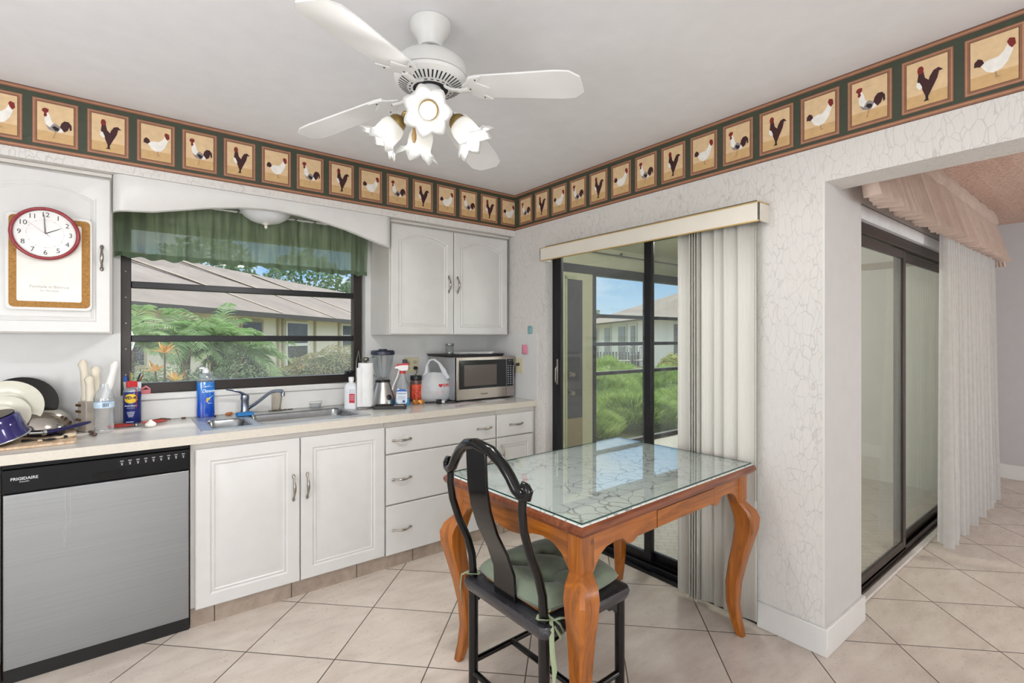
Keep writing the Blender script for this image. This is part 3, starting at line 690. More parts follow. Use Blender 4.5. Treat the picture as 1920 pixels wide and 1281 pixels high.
# purple pot (upside down, tilted)
M_pur=P('purple_enamel','2c2561',.13,.1,var=.25,scale=6,Coat_Weight=.6)
t=thing('saucepan','upturned dark purple saucepan tilted on the drying board','pot',(-2.77,-.42,Z0+.012))
PM=Matrix.Translation((-2.775,-.405,Z0+.030))@Matrix.Rotation(rad(-14),4,'Y')@Matrix.Rotation(rad(8),4,'X')
m=MB(); m.M=PM; m.lathe([(.112,.0),(.110,.01),(.105,.05),(.102,.085),(.094,.095),(0,.097)],n=44,cap=False); obj('pot_body',m,M_pur,t,ang=50)
m=MB(); m.M=PM; m.lathe([(0,.0975),(.088,.0972),(.088,.099),(0,.099)],n=40); obj('pot_base',m,P('pot_base','4a3a34',.35,.7,var=.2),t)
m=MB(); m.M=PM; m.tube([(.113*cos(a*pi/22),.113*sin(a*pi/22),0) for a in range(45)],.0035,n=8); obj('pot_rim',m,M_rim,t)
m=MB(); m.tube([(-2.672,-.40,Z0+.042),(-2.625,-.375,Z0+.036)],.005,n=8); obj('handle_bracket',m,M_rim,t)
m=MB(); m.tube([(-2.628,-.377,Z0+.037),(-2.60,-.36,Z0+.038),(-2.55,-.33,Z0+.043),(-2.50,-.30,Z0+.052),(-2.475,-.285,Z0+.055)],[.011,.012,.011,.011,.006],n=12,flat=.8); obj('pot_handle',m,P('navy_handle','1d1a4a',.25),t)
m=MB(); m.tube([(-2.631,-.379,Z0+.037),(-2.622,-.373,Z0+.037)],.013,n=12); obj('handle_collar',m,M_rim,t)
# small dark frying pan
t=thing('frying_pan','small blackish blue frying pan lying behind the saucepan handle','pan',(-2.655,-.33,Z0+.012))
m=MB(); m.lathe([(.0,.0),(.062,0),(.075,.028),(.078,.030),(.074,.031),(.060,.005),(0,.004)],(-2.63,-.26,Z0+.0125),n=36); obj('pan_body',m,P('pan_navy','1c1d33',.3,.2),t)
m=MB(); m.tube([(-2.60,-.335,Z0+.022),(-2.56,-.40,Z0+.02),(-2.55,-.43,Z0+.018)],.006,n=8); obj('pan_handle',m,P('pan_handle','15151a',.4),t)
m=MB(); m.tube([(-2.60,-.462,Z0+.016),(-2.645,-.44,Z0+.017),(-2.69,-.43,Z0+.017)],[.004,.003,.006],n=8); m.M=Matrix.Translation((-2.595,-.465,Z0+.018)); m.sphere((0,0,0),.02,.012,.005,n=12)
tag(obj('black_spatula',m,P('utensil_black','161616',.35)),'black kitchen utensil lying along the front of the board','utensil')
m=MB(); m.M=Matrix.Translation((-2.54,-.405,Z0+.019))@Matrix.Rotation(rad(25),4,'Z'); m.sphere((0,0,0),.026,.016,.011,n=14); m.tube([(-.02,0,-.002),(-.07,-.004,-.004),(-.11,-.006,-.004)],[.006,.004,.0045],n=8)
tag(obj('wooden_spoon',m,P('cream_spoon','d6c5aa',.5)),'cream wooden spoon at the right tip of the tan board','spoon')
m=MB(); m.tube([(-2.475,-.285,Z0+.008),(-2.465,-.33,Z0+.010),(-2.457,-.37,Z0+.008)],[.009,.008,.006],n=8); m.sphere((-2.455,-.378,Z0+.009),.009,n=10)
tag(obj('bottle_opener',m,P('brown_metal','6b5248',.3,.6)),'small brown metal opener lying beyond the saucepan handle','opener')
# knife block with cream knives
t=thing('knife_block','grey knife block bristling with cream handles beside the water bottle','knife block',(-2.475,-.175,Z0))
m=MB(); m.M=Matrix.Translation((-2.468,-.175,Z0))@Matrix.Rotation(rad(30),4,'Z'); m.box(-.05,-.035,0,.05,.035,.145); m.box(-.055,-.04,0,.055,.04,.012); obj('block',m,P('block_grey','a49a8f',.35,var=.12),t,bevel=.004)
m=MB(); m.M=Matrix.Translation((-2.502,-.165,Z0))@Matrix.Rotation(rad(30),4,'Z')
M_bb=P('block_bronze','6d563c',.4,.5)
for z in (.05,.09,.12):
    m=MB(); m.M=Matrix.Translation((-2.502,-.165,Z0))@Matrix.Rotation(rad(30),4,'Z'); m.box(-.028,-.02,z,-.012,.02,z+.012); obj('block_bracket',m,M_bb,t)
M_kh=P('knife_handle_cream','d8cfbd',.35,var=.04)
for kx,ky,kz,L,tl in ((-2.497,-.16,.145,.20,-3),(-2.482,-.19,.12,.145,0),(-2.470,-.15,.155,.155,4),(-2.433,-.155,.13,.21,14)):
    m=MB(); m.M=Matrix.Translation((kx,ky,Z0+kz))@Matrix.Rotation(rad(tl),4,'Y')
    m.tube([(0,0,0),(0,0,.012),(0,0,.03),(.002,0,L*.45),(0,0,L*.75),(-.003,0,L*.9),(-.001,0,L)],[.014,.016,.012,.0145,.0125,.0155,.008],n=12,flat=1.25)
    k=obj('knife',m,M_kh if tl<10 else P('knife_handle_white','e4e2df',.2),t)
# empty water bottle
t=thing('water_bottle','empty clear water bottle with pale blue label on left counter','bottle',(-2.43,-.30,Z0))
bx,by=-2.425,-.305
prof=[(0,.004),(.02,.0),(.034,.004),(.037,.012)]
z=.02
for k in range(12): prof+= [(.038,z),(.0355,z+.004)]; z+=.0082
prof+=[(.0385,z+.004),(.0385,z+.045),(.037,z+.055),(.028,z+.082),(.0165,z+.094),(.0155,z+.098),(.0175,z+.1),(.0175,z+.104),(.0155,z+.106),(.0155,z+.115)]
m=MB(); m.lathe(prof,(bx,by,Z0),n=28,cap=False); obj('bottle_body',m,M_clear,t)
lb=NT('water_label'); v=lb.coord(); sx=lb.n('ShaderNodeSeparateXYZ'); lb.l(v,sx.inputs[0]); lbm=lb.bsdf(lb.mix(lb.ramp(lb.noise(40,v,3),[(.4,(0,0,0)),(.6,(1,1,1))]),'a9c3dc','c6d7e6'),.4)
m=MB(); m.lathe([(.0392,.122),(.0392,.150)],(bx,by,Z0),n=32,cap=False); obj('label',m,lbm,t)
m=MB()
for k in range(4): 
    m.M=Matrix.Translation((bx,by,Z0+.136))@Matrix.Rotation(rad(-78),4,'Z'); m.box(.0395,-.004+.006*k-.008,-.009,.0398,-.001+.006*k-.008,.009)
obj('label_print',m,P('label_dark','3a4a66',.5),t)
# lubricant can
t=thing('spray_can','blue and yellow WD-40 spray can with red cap under the window','spray can',(-2.322,-.075,Z0))
ax_,ay_=-2.318,-.08
M_wb=P('can_blue','14276b',.3,.1,var=.05); 
m=MB(); m.lathe([(.036,0),(.0385,.003),(.0385,.168),(.036,.172)],(ax_,ay_,Z0),n=32); obj('can_body',m,M_wb,t)
m=MB(); m.lathe([(.037,.171),(.037,.178),(.024,.194),(.018,.196)],(ax_,ay_,Z0),n=28); obj('can_shoulder',m,P('can_grey','9aa3ad',.3,.4),t)
m=MB(); m.prism(rrect(-.024,.020,.190,.226,.007),-.013,.013,'y'); m.v=[(x*.92-y*.39+ax_,x*.39+y*.92+ay_-.004,z+Z0) for x,y,z in m.v]; obj('cap',m,P('cap_red','c01a22',.35),t,bevel=.003)
m=MB(); m.prism(rrect(-.006,.030,.183,.220,.006),-.011,.011,'y'); m.v=[(x*.92-y*.39+ax_+.008,x*.39+y*.92+ay_+.001,z+Z0) for x,y,z in m.v]; obj('straw_actuator',m,P('cap_clear','c9ccd2',.25),t,bevel=.003)
m=MB(); A0=rad(-92)
def wrap(mb,r,cx,cy,pts2,a0,mi=0):
    """pts2: (arc length, z) polygon wrapped on a cylinder"""
    mb.add([(cx+r*cos(a0+s/r),cy+r*sin(a0+s/r),z) for s,z in pts2],[tuple(range(len(pts2)))],mi)
def wraprect(mb,r,cx,cy,s0,s1,z0,z1,a0,mi=0,n=10):
    g=[[(cx+r*cos(a0+(s0+(s1-s0)*k/n)/r),cy+r*sin(a0+(s0+(s1-s0)*k/n)/r),z) for k in range(n+1)] for z in (z0,z1)]
    mb.sheet(g,mi)
def wrapdisc(mb,r,cx,cy,s0,z0,rs,rz,a0,n=24,mi=0,half=False):
    G=[]
    for k in range(n+1):
        s=rs*(-1+2*k/n); h=rz*math.sqrt(max(0,1-(s/rs)**2)); G.append([(cx+r*cos(a0+(s0+s)/r),cy+r*sin(a0+(s0+s)/r),z0+q) for q in (-h,h)])
    mb.sheet(G,mi)
def wraptext(mb,r,cx,cy,txt,size,z0,a0,mi=0,bold=0,s0=0):
    q=MB(); q.text(txt,size,Matrix(),ex=0,bold=bold); 
    mb.add([(cx+r*cos(a0+(x+s0)/r),cy+r*sin(a0+(x+s0)/r),z0+y) for x,y,z in q.v],q.f,mi)
A0=rad(-100)
wrapdisc(m,.0390,ax_,ay_,0,Z0+.137,.031,.024,A0)
obj('label_disc',m,P('can_yellow','e8c32b',.4),t,smooth=False)
m=MB(); wraptext(m,.0400,ax_,ay_,'WD-40',.021,Z0+.141,A0,bold=.0008); obj('lettering',m,P('can_navy','10194a',.4),t,smooth=False)
m=MB(); wraptext(m,.0398,ax_,ay_,'SMART STRAW',.0085,Z0+.099,A0,bold=.0003); wraptext(m,.0395,ax_,ay_,'SPRAYS 2 WAYS',.005,Z0+.088,A0)
for k in range(5): wraprect(m,.0389,ax_,ay_,-.018+.002*k,.018-.002*k,Z0+.066-k*.006,Z0+.068-k*.006,A0)
wraprect(m,.0389,ax_,ay_,-.022,.012,Z0+.015,Z0+.018,A0)
obj('small_print',m,P('can_print','d9dce4',.5),t,smooth=False)
m=MB(); m.tube([(ax_+.0405*cos(A0+.6),ay_+.0405*sin(A0+.6),Z0+.085),(ax_+.0405*cos(A0+.6),ay_+.0405*sin(A0+.6),Z0+.20)],.0016,n=6); obj('straw',m,P('straw_red','c01a22',.4),t)
# pen cup on the sill
t=thing('pen_cup','white cup crowded with pens standing on the window sill','cup',(-2.325,-.005,1.044))
m=MB(); m.lathe([(.026,0),(.031,.072),(.029,.072),(.024,.004),(0,.004)],(-2.325,.004,1.044),n=24); obj('cup',m,P('cup_white','e3dcd8',.3),t)
for lb_,c,x,y,dx,dy,L,r in (('blue marker','1f4fae',-2.337,.0,-.010,-.004,.105,.008),('yellow pencil','c9a832',-2.325,.004,.004,.004,.12,.004),('black pen','1b1b1d',-2.315,.006,.030,.002,.115,.004),('brown brush','7a4a2c',-2.318,.0,.045,-.002,.11,.0035),('grey scissors','6f7478',-2.325,-.004,-.002,.004,.13,.003)):
    m=MB(); m.tube([(x,y,1.052),(x+dx,y+dy,1.044+L-.012),(x+dx*1.1,y+dy*1.1,1.044+L)],[r,r,r*.4],n=8)
    tag(obj(lb_.replace(' ','_'),m,P(lb_,c,.4)),lb_+' sticking out of the white cup on the sill',lb_.split()[-1],None)
m=MB(); m.M=Matrix.Translation((-2.268,.012,1.0445))@Matrix.Rotation(rad(20),4,'Z'); m.box(-.03,-.01,0,.03,.01,.022); m.tube([(-.02,0,.02),(.01,0,.04),(.03,0,.022)],.006,n=8)
tag(obj('pink_clip',m,P('clip_pink','c9747c',.5),bevel=.004),'small pink plastic clip on the sill beside the pen cup','clip')
# pliers x2
def pliers(x,y,rz,label,red):
    t=thing('pliers',label,'pliers',(x,y,Z0),'red-handled pliers by the spray can')
    Mx=Matrix.Translation((x,y,Z0+.010))@Matrix.Rotation(rz,4,'Z')
    for s in (-1,1):
        m=MB(); m.M=Mx; m.tube([(-.015,s*.004,0),(-.05,s*.020,0),(-.09,s*.026,0),(-.125,s*.018,0)],[.006,.0085,.0085,.006],n=10,flat=.7); obj('grip',m,red,t)
    m=MB(); m.M=Mx; m.lathe([(.011,-.005),(.011,.005)],n=16)
    for s in (-1,1): m.tube([(-.02,-s*.004,0),(.0,s*.003,0),(.022,s*.006,0),(.05,s*.003,0)],[.006,.008,.007,.003],n=8,flat=.6)
    obj('jaw',m,M_nickel,t)
M_red=P('grip_red','a8302a',.45)
pliers(-2.295,-.150,rad(200),'red-gripped pliers in front of the spray can, handles pointing to the faucet',M_red)
pliers(-2.30,-.185,rad(-12),'red-gripped pliers with jaws open toward the white garlic bulb',P('grip_red2','9c2f28',.45))
m=MB(); m.M=Matrix.Translation((-2.245,-.245,Z0+.014)); m.lathe([(0,-.014),(.015,-.013),(.024,-.004),(.022,.006),(.012,.013),(.004,.022),(0,.024)],n=18)
tag(obj('garlic_bulb',m,P('garlic_white','e3e0da',.55)),'white garlic bulb on the counter in front of the pliers','garlic')
m=MB(); m.tube([(-2.23,-.045,Z0+.005),(-2.19,-.04,Z0+.008),(-2.15,-.05,Z0+.005)],[.004,.006,.003],n=8)
tag(obj('rusty_scrap',m,P('rust','5c4434',.7)),'small rusty scrap of metal lying against the splashback behind the pliers','hardware')
m=MB(); m.tube([(-2.10,-.04,Z0+.004),(-2.08,-.045,Z0+.004)],.005,n=8)
tag(obj('rusty_screw',m,P('rust2','5c4434',.7)),'tiny rusty screw by the splashback between pliers and soap','hardware')
# dish soap
t=thing('dish_soap','tall blue dish soap bottle with clear cap beside the sink','bottle',(-1.985,-.04,Z0))
sx_,sy_=-1.985,-.044
EL=[(.038,0),(.044,.004),(.045,.03),(.043,.10),(.045,.17),(.043,.20)]
bs=NT('soap_blue'); v=bs.coord(); sp=bs.n('ShaderNodeSeparateXYZ'); bs.l(v,sp.inputs[0]); bsm=bs.bsdf(bs.ramp(sp.outputs[2],[(.0,'0c3fae'),(.1,'155fd0'),(.2,'2487e0')]),.08,Coat_Weight=.6,Transmission_Weight=.15)
m=MB(); m.lathe(EL,(sx_,sy_,Z0),n=32,sy=.62); obj('bottle_body',m,bsm,t)
m=MB(); m.lathe([(.043,.20),(.036,.228),(.022,.252),(.016,.258)],(sx_,sy_,Z0),n=32,sy=.62); m.lathe([(.0,.2),(.043,.2)],(sx_,sy_,Z0),n=32,sy=.62,cap=False); obj('bottle_neck',m,M_clear,t)
m=MB(); m.lathe([(.017,.252),(.016,.268),(.010,.278),(.006,.280)],(sx_,sy_,Z0),n=20); m.box(sx_-.032,sy_-.006,Z0+.275,sx_-.006,sy_+.006,Z0+.284); obj('cap',m,P('cap_frost','e3e6e8',.3),t)
m=MB()
FM=Matrix.Translation((sx_+.008,sy_-.0305,Z0+.15))@Matrix.Rotation(rad(8),4,'Z')@Matrix.Rotation(rad(90),4,'X')
m.text('Dawn',.026,FM,ex=.0004,shear=.3,bold=.0008)
for k,(a,b) in enumerate((((-.03,.19),(.03,.175)),((-.028,.175),(.02,.185)),((-.0,.11),(.034,.125)),((-.005,.095),(.03,.08)))):
    m.tube([(sx_+a[0],sy_-.0295,Z0+a[1]),(sx_+(a[0]+b[0])/2,sy_-.032,Z0+(a[1]+b[1])/2-.008),(sx_+b[0],sy_-.0285,Z0+b[1])],[.0006,.0022,.0006],n=5)
obj('label_swirls',m,P('soap_print','bfe0f5',.4),t,smooth=False)
m=MB(); m.M=Matrix.Translation((sx_+.006,sy_-.0285,Z0+.10)); m.sphere((0,0,0),.006,.001,.012,n=10); m.sphere((.009,0,.006),.004,.001,.008,n=10); obj('label_flower',m,P('soap_yellow','e6bf45',.4),t)
# sponge, orange scrap
m=MB(); m.M=Matrix.Translation((-1.805,-.165,.9035))@Matrix.Rotation(rad(8),4,'Z'); m.box(-.043,-.022,0,.043,.022,.02)
tag(obj('sponge',m,P('sponge_blue','2f77b6',.9,bump=.6,bs=120,var=.2),bevel=.004),'blue sponge resting in front of the faucet','sponge')
m=MB(); m.M=Matrix.Translation((-1.875,-.078,.9095)); m.sphere((0,0,0),.018,.013,.009,n=12); m.sphere((.012,.002,.002),.010,.009,.008,n=10)
tag(obj('scouring_pad',m,P('rust_orange','b4682f',.9,bump=.7)),'crumpled orange scouring pad left of the faucet','pad')
m=MB(); m.sphere((-1.945,-.10,.905),.006,n=8); tag(obj('drain_stopper',m,M_black),'tiny black stopper on the sink rim near the soap','stopper')
# tilted drinking glass and plastic tub behind the sink
m=MB(); m.M=Matrix.Translation((-1.612,-.038,Z0))@Matrix.Rotation(rad(4),4,'Y'); m.lathe([(0,.002),(.024,.0),(.026,.006),(.031,.11),(.0325,.112),(.0315,.112),(.025,.01),(0,.008)],n=28,cap=False)
tag(obj('drinking_glass',m,glassmat('hazy_glass',(.90,.88,.84),rough=.15,refl=2)),'clear tumbler against the splashback behind the spout','glass')
t=thing('plastic_tub','small clear tub with a white lid behind the large sink bowl','container',(-1.36,-.04,Z0))
m=MB(); m.lathe([(.030,0),(.036,.032)],(-1.375,-.040,Z0+.0),n=28); obj('tub',m,M_clear,t)
m=MB(); m.lathe([(.038,.032),(.039,.034),(.039,.040),(.036,.041)],(-1.375,-.040,Z0),n=28); obj('lid',m,P('lid_white','dcdcdc',.35),t)
m=MB()
rr=random.Random(3)
for k in range(26): m.sphere((-1.66+rr.random()*.14,-.058-.008*rr.random(),Z0+.0045),.003+.003*rr.random(),n=6)
tag(obj('crumbs',m,P('crumbs_dark','4d463c',.9)),'dark crumbs scattered along the back rim of the sink','crumbs',kind='stuff')
# rubbing alcohol bottle
t=thing('alcohol_bottle','white plastic bottle with red label right of the sink','bottle',(-1.235,-.20,Z0))
qx,qy=-1.213,-.235
M_milk=P('milky_plastic','dcdfe2',.3)
YW=rad(-42)
def boxbody(mb,cx,cy,w,d,prof,yaw):
    R=[]
    for s,z in prof: 
        mt=Matrix.Translation((cx,cy,Z0+z))@Matrix.Rotation(yaw,4,'Z'); R.append([tuple(mt@Vector((a,b,0))) for a,b in rrect(-w*s,w*s,-d*s,d*s,min(w,d)*s*.6,5)])
    mb.rings(R); mb.add(R[0],[tuple(range(len(R[0])))[::-1]])
m=MB(); boxbody(m,qx,qy,.040,.028,[(.95,0),(1,.006),(1,.130),(.93,.145),(.6,.163),(.33,.168),(.33,.188)],YW); obj('bottle_body',m,M_milk,t,ang=50)
m=MB(); m.lathe([(.0165,.178),(.0165,.200),(.014,.202)],(qx,qy,Z0),n=20); obj('cap',m,P('cap_white','e8e8e8',.3),t)
def card(mb,cx,cy,yaw,off,x0,x1,z0,z1,mi=0):
    mt=Matrix.Translation((cx,cy,Z0))@Matrix.Rotation(yaw,4,'Z'); mb.add([tuple(mt@Vector(p)) for p in ((x0,-off,z0),(x1,-off,z0),(x1,-off,z1),(x0,-off,z1))],[(0,1,2,3)],mi)
m=MB(); card(m,qx,qy,YW,.0284,-.002,.034,.040,.098); plab(obj('label',m,P('alc_red','bb2433',.35),t,smooth=False),'red label')
m=MB(); card(m,qx,qy,YW,.0284,-.002,.034,.1,.128)
m2=Matrix.Translation((qx,qy,Z0))@Matrix.Rotation(YW,4,'Z')
for k in range(3): card(m,qx,qy,YW,.0287,.002,.03,.083-.012*k,.086-.012*k)
obj('label_top',m,P('alc_label','c9ccd8',.4),t,smooth=False)
# paper towel roll on a holder
t=thing('paper_towel_holder','upright paper towel roll on a steel holder between alcohol bottle and blender','paper towel',(-1.13,-.25,Z0))
tx,ty=-1.128,-.262
m=MB(); m.prism([(tx-.07,ty-.055),(tx+.075,ty-.05),(tx+.065,ty+.055),(tx-.06,ty+.055)],Z0,Z0+.012,'z'); obj('holder_base',m,P('holder_steel','aaaaac',.25,1),t,bevel=.004)
m=MB(); m.lathe([(.046,.014),(.047,.02),(.047,.285),(.046,.29),(.018,.29),(.018,.014)],(tx,ty,Z0),n=40,cap=False); m.box(tx-.068,ty-.03,Z0+.014,tx-.040,ty-.024,Z0+.262); obj('towel_roll',m,P('paper_white','e4e4e4',.9,bump=.5,bs=90),t)
m=MB(); m.lathe([(.008,.0),(.008,.295),(.017,.300),(.021,.308),(.021,.318),(.015,.326),(0,.328)],(tx,ty,Z0),n=24); obj('holder_knob',m,P('knob_grey','77736a',.25,.9),t)
m=MB(); m.tube([(tx-.055,ty+.03,Z0+.012),(tx-.045,ty+.045,Z0+.30),(tx-.03,ty+.048,Z0+.37),(tx-.018,ty+.05,Z0+.30)],.0022,n=6); obj('holder_wire',m,M_nickel,t)
# blender
t=thing('blender','chrome based blender with clear ribbed jar and dark lid','blender',(-.965,-.17,Z0))
bx,by=-.965,-.15
m=MB(); m.lathe([(.085,0),(.085,.018),(.078,.05),(.062,.10),(.050,.135),(.047,.150)],(bx,by,Z0),n=32); obj('motor_base',m,P('blender_chrome','d3d1ce',.3,1,var=.05),t)
m=MB(); m.lathe([(.046,.150),(.050,.152),(.050,.162),(.046,.165)],(bx,by,Z0),n=28); obj('collar',m,P('blender_black','1b1b1f',.35),t)
m=MB(); m.M=Matrix.Translation((bx+.01,by-.07,Z0+.05))@Matrix.Rotation(rad(75),4,'X'); m.lathe([(.018,0),(.018,.014),(.012,.018),(0,.018)],n=16); obj('speed_dial',m,P('blender_black2','1b1b1f',.35),t)
m=MB(); vs=[];nn=48
pr_=[(.040,.165),(.043,.19),(.052,.22),(.064,.28),(.074,.34)]
for r,z in pr_:
    for k in range(nn): q=r*(1+.06*cos(8*2*pi*k/nn)); vs.append((bx+q*cos(2*pi*k/nn),by+q*sin(2*pi*k/nn),Z0+z))
m.add(vs,[(i*nn+k,i*nn+(k+1)%nn,(i+1)*nn+(k+1)%nn,(i+1)*nn+k) for i in range(len(pr_)-1) for k in range(nn)])
obj('jar',m,M_clearg,t,ang=80)
m=MB(); m.tube([(bx-.068,by-.02,Z0+.325),(bx-.105,by-.035,Z0+.315),(bx-.112,by-.035,Z0+.27),(bx-.088,by-.03,Z0+.21),(bx-.058,by-.02,Z0+.19)],.008,n=10,flat=.8); obj('jar_handle',m,M_clearg,t)
m=MB(); m.lathe([(.074,.335),(.079,.338),(.079,.358),(.072,.366),(.03,.368),(.028,.375),(0,.376)],(bx,by,Z0),n=36); obj('lid',m,P('lid_navy','23273c',.35),t)
m=MB()
for k in range(4):
    a=pi/2*k; m.tube([(bx,by,Z0+.172),(bx+.02*cos(a),by+.02*sin(a),Z0+.178),(bx+.03*cos(a),by+.03*sin(a),Z0+.188)],[.004,.003,.001],n=6)
obj('blade',m,M_nickel,t)
# window cleaner spray
t=thing('spray_bottle','trigger spray bottle of blue cleaner, red and white head','spray bottle',(-.875,-.245,Z0))
gx,gy=-.872,-.262; YG=rad(-36)
cb_=glassmat('blue_liquid_plastic',(.35,.72,.92),rough=.05,refl=1.3)
m=MB(); boxbody(m,gx,gy,.048,.030,[(.92,0),(1,.006),(1,.045)],YG); obj('bottle_lower',m,P('cleaner_blue','3d9ad0',.12,Coat_Weight=.5),t,ang=50)
m=MB(); boxbody(m,gx,gy,.048,.030,[(1,.046),(1,.095),(.9,.125),(.55,.165),(.33,.195),(.30,.215)],YG); obj('bottle_upper',m,M_clear,t,ang=50)
gm=Matrix.Translation((gx,gy,Z0))@Matrix.Rotation(YG,4,'Z')
m=MB(); m.M=gm; m.prism(rrect(-.036,.036,.008,.098,.022),-.0312,-.0306,'y'); obj('label',m,P('cleaner_label','dfe6ea',.35),t,smooth=False)
m=MB(); m.M=gm; m.prism([(-.036,.092),(.036,.092),(.03,.102),(.015,.108),(-.015,.108),(-.03,.102)],-.0316,-.0306,'y'); plab(obj('label_band',m,P('cleaner_band','2f62bd',.35),t,smooth=False),'blue label band')
m=MB(); m.text('WINDOW',.013,gm@face(0,-.0318,.078),ex=.0002,bold=.0003)
for k in range(3): m.M=gm; m.box(-.026,-.0319,.058-.008*k,.026,-.0317,.060-.008*k)
m.box(.006,-.0319,.018,.022,-.0317,.034)
obj('lettering',m,P('cleaner_print','2a4aa0',.4),t,smooth=False)
m=MB(); m.M=gm; m.lathe([(.019,.210),(.019,.226),(.014,.228)],n=20); obj('collar',m,P('trigger_red','c0242a',.35),t)
m=MB(); m.M=gm; m.prism([(-.052,.245),(-.045,.262),(-.01,.272),(.036,.272),(.04,.262),(.036,.232),(.0,.228),(-.018,.232),(-.03,.243)],-.011,.011,'y'); obj('trigger_head',m,P('trigger_white','e6e2e0',.35),t,bevel=.002)
m=MB(); m.M=gm; m.prism([(-.052,.256),(-.03,.274),(.042,.282),(.045,.268),(-.01,.266)],-.0125,.0125,'y'); obj('head_cover',m,P('trigger_red2','c0242a',.35),t,bevel=.002)
m=MB(); m.M=gm; m.prism([(-.002,.280),(.032,.280),(.030,.305),(.002,.305)],-.010,.010,'y'); obj('lock_tab',m,M_black,t,bevel=.002)
m=MB(); m.M=gm; m.tube([(-.022,0,.240),(-.035,0,.19),(-.062,0,.13),(-.068,0,.10)],[.005,.0055,.005,.006],n=8); m.tube([(0,0,.21),(.002,0,.05)],.002,n=6); obj('trigger',m,P('trigger_white2','e6e2e0',.35),t)
# nut jar
t=thing('nut_jar','clear jar with black lid and red-orange label','jar',(-.725,-.16,Z0))
jx,jy=-.728,-.175
m=MB(); m.lathe([(.040,0),(.043,.004),(.043,.135),(.038,.15),(.036,.155)],(jx,jy,Z0),n=32); obj('jar_body',m,P('jar_dark_fill','5b3a33',.15,Coat_Weight=.6,var=.3),t)
m=MB(); m.lathe([(.040,.153),(.041,.156),(.041,.180),(.037,.185),(0,.185)],(jx,jy,Z0),n=32); obj('lid',m,P('jar_lid','17181f',.35),t)
lj=NT('jar_label'); v=lj.coord((1,1,1)); n=lj.noise(55,v,3,.7,1.5); ljm=lj.bsdf(lj.ramp(n,[(.35,'8e1b20'),(.5,'d8462c'),(.62,'e8693a'),(.75,'7a1a1c')]),.35)
m=MB(); wraprect(m,.0436,jx,jy,-.045,.045,Z0+.02,Z0+.125,rad(-105),n=20); obj('label',m,ljm,t)
# candy wrapper
m=MB(); R_=random.Random(5)
m.M=Matrix.Translation((-.775,-.30,Z0+.014))@Matrix.Rotation(rad(-20),4,'Z')
G=[[(-.04+.08*i/8,-.022+.044*j/6,(.010*sin(i*1.7+j)+.010*cos(j*2.1))*(1 if 0<i<8 else .3)) for i in range(9)] for j in range(7)]
m.sheet(G)
tag(obj('snack_wrapper',m,P('wrapper_orange','c98238',.3,.2,var=.5,scale=30),solid=.004),'crumpled orange and brown snack wrapper in front of the nut jar','wrapper')
# black tray with phone
t=thing('cutlery_tray','small shallow black tray in front of blender and paper towel','tray',(-1.02,-.38,Z0))
m=MB(); tm=Matrix.Translation((-1.01,-.375,Z0))@Matrix.Rotation(rad(-30),4,'Z'); m.M=tm
m.box(-.095,-.04,.0,.095,.04,.006)
for a in ((-.1,-.045,-.093,.045),(.093,-.045,.1,.045),(-.1,-.045,.1,-.038),(-.1,.038,.1,.045)): m.box(a[0],a[1],0,a[2],a[3],.022)
obj('tray',m,P('tray_black','201b19',.35),t,bevel=.002)
m=MB(); m.M=tm; m.box(.02,-.03,.010,.085,.02,.018); tag(obj('folded_receipt',m,P('receipt_white','d6d8dc',.5),bevel=.002),'white folded slip lying in the small black tray','paper')
m=MB(); m.M=tm; m.tube([(-.08,.0,.012),(0,.01,.012),(.01,.012,.013)],.005,n=8,flat=.5); tag(obj('butter_knife',m,M_nickel),'metal knife lying in the small black tray','knife')
# carrier bag
t=thing('carrier_bag','translucent white plastic shopping bag with red heart print','bag',(-.60,-.22,Z0))
pb=NT('bag_film'); v=pb.coord(); nb=pb.noise(7,v,4,.6,1.2); d=pb.n('ShaderNodeBsdfPrincipled'); d.inputs['Base Color'].default_value=srgb('dadde0'); d.inputs['Roughness'].default_value=.25; pb.l(pb.bump(nb,.8,.02),d.inputs['Normal'])
tr=pb.n('ShaderNodeBsdfTransparent'); mx=pb.n('ShaderNodeMixShader'); mx.inputs[0].default_value=.28; pb.l(d.outputs[0],mx.inputs[1]); pb.l(tr.outputs[0],mx.inputs[2]); pb.l(mx.outputs[0],pb.out.inputs[0])
bgx,bgy=-.612,-.235
m=MB(); vs=[];nn=40;rings_=[(.0,.055,.045),(.004,.085,.06),(.04,.108,.072),(.09,.112,.074),(.14,.104,.066),(.18,.085,.05),(.205,.062,.035)]
rb=random.Random(9)
for z,a,b in rings_:
    row=[]
    for k in range(nn):
        th=2*pi*k/nn; q=1+.03*sin(5*th+z*30)+.02*sin(11*th-z*60)
        ca,sa=cos(th)*a*q,sin(th)*b*q; yw=rad(-38); row.append((bgx+ca*cos(yw)-sa*sin(yw),bgy+ca*sin(yw)+sa*cos(yw),Z0+z+.004*sin(3*th)))
    vs.append(row)
m.rings(vs,fill=False); m.add(vs[0],[tuple(range(nn))[::-1]])
obj('bag_body',m,pb.m,t,ang=80)
ym=Matrix.Translation((bgx,bgy,Z0))@Matrix.Rotation(rad(-38),4,'Z')
for off in (-.012,.014):
    m=MB(); m.M=ym
    pth=[(-.075,off,.15),(-.058,off,.21),(-.055,off,.255),(-.035,off,.292),(-.005,off,.298),(.03,off,.272),(.06,off,.225),(.088,off,.16)]
    m.tube(pth,[.022,.012,.007,.006,.006,.007,.014,.024],n=10,flat=.25,up=(0,1,0)); obj('bag_handle',m,pb.m,t)
m=MB()
ht=[]
for k in range(24):
    a=2*pi*k/24; ht.append((.0011*16*sin(a)**3/1.2, .0011*(13*cos(a)-5*cos(2*a)-2*cos(3*a)-cos(4*a))/1.2))
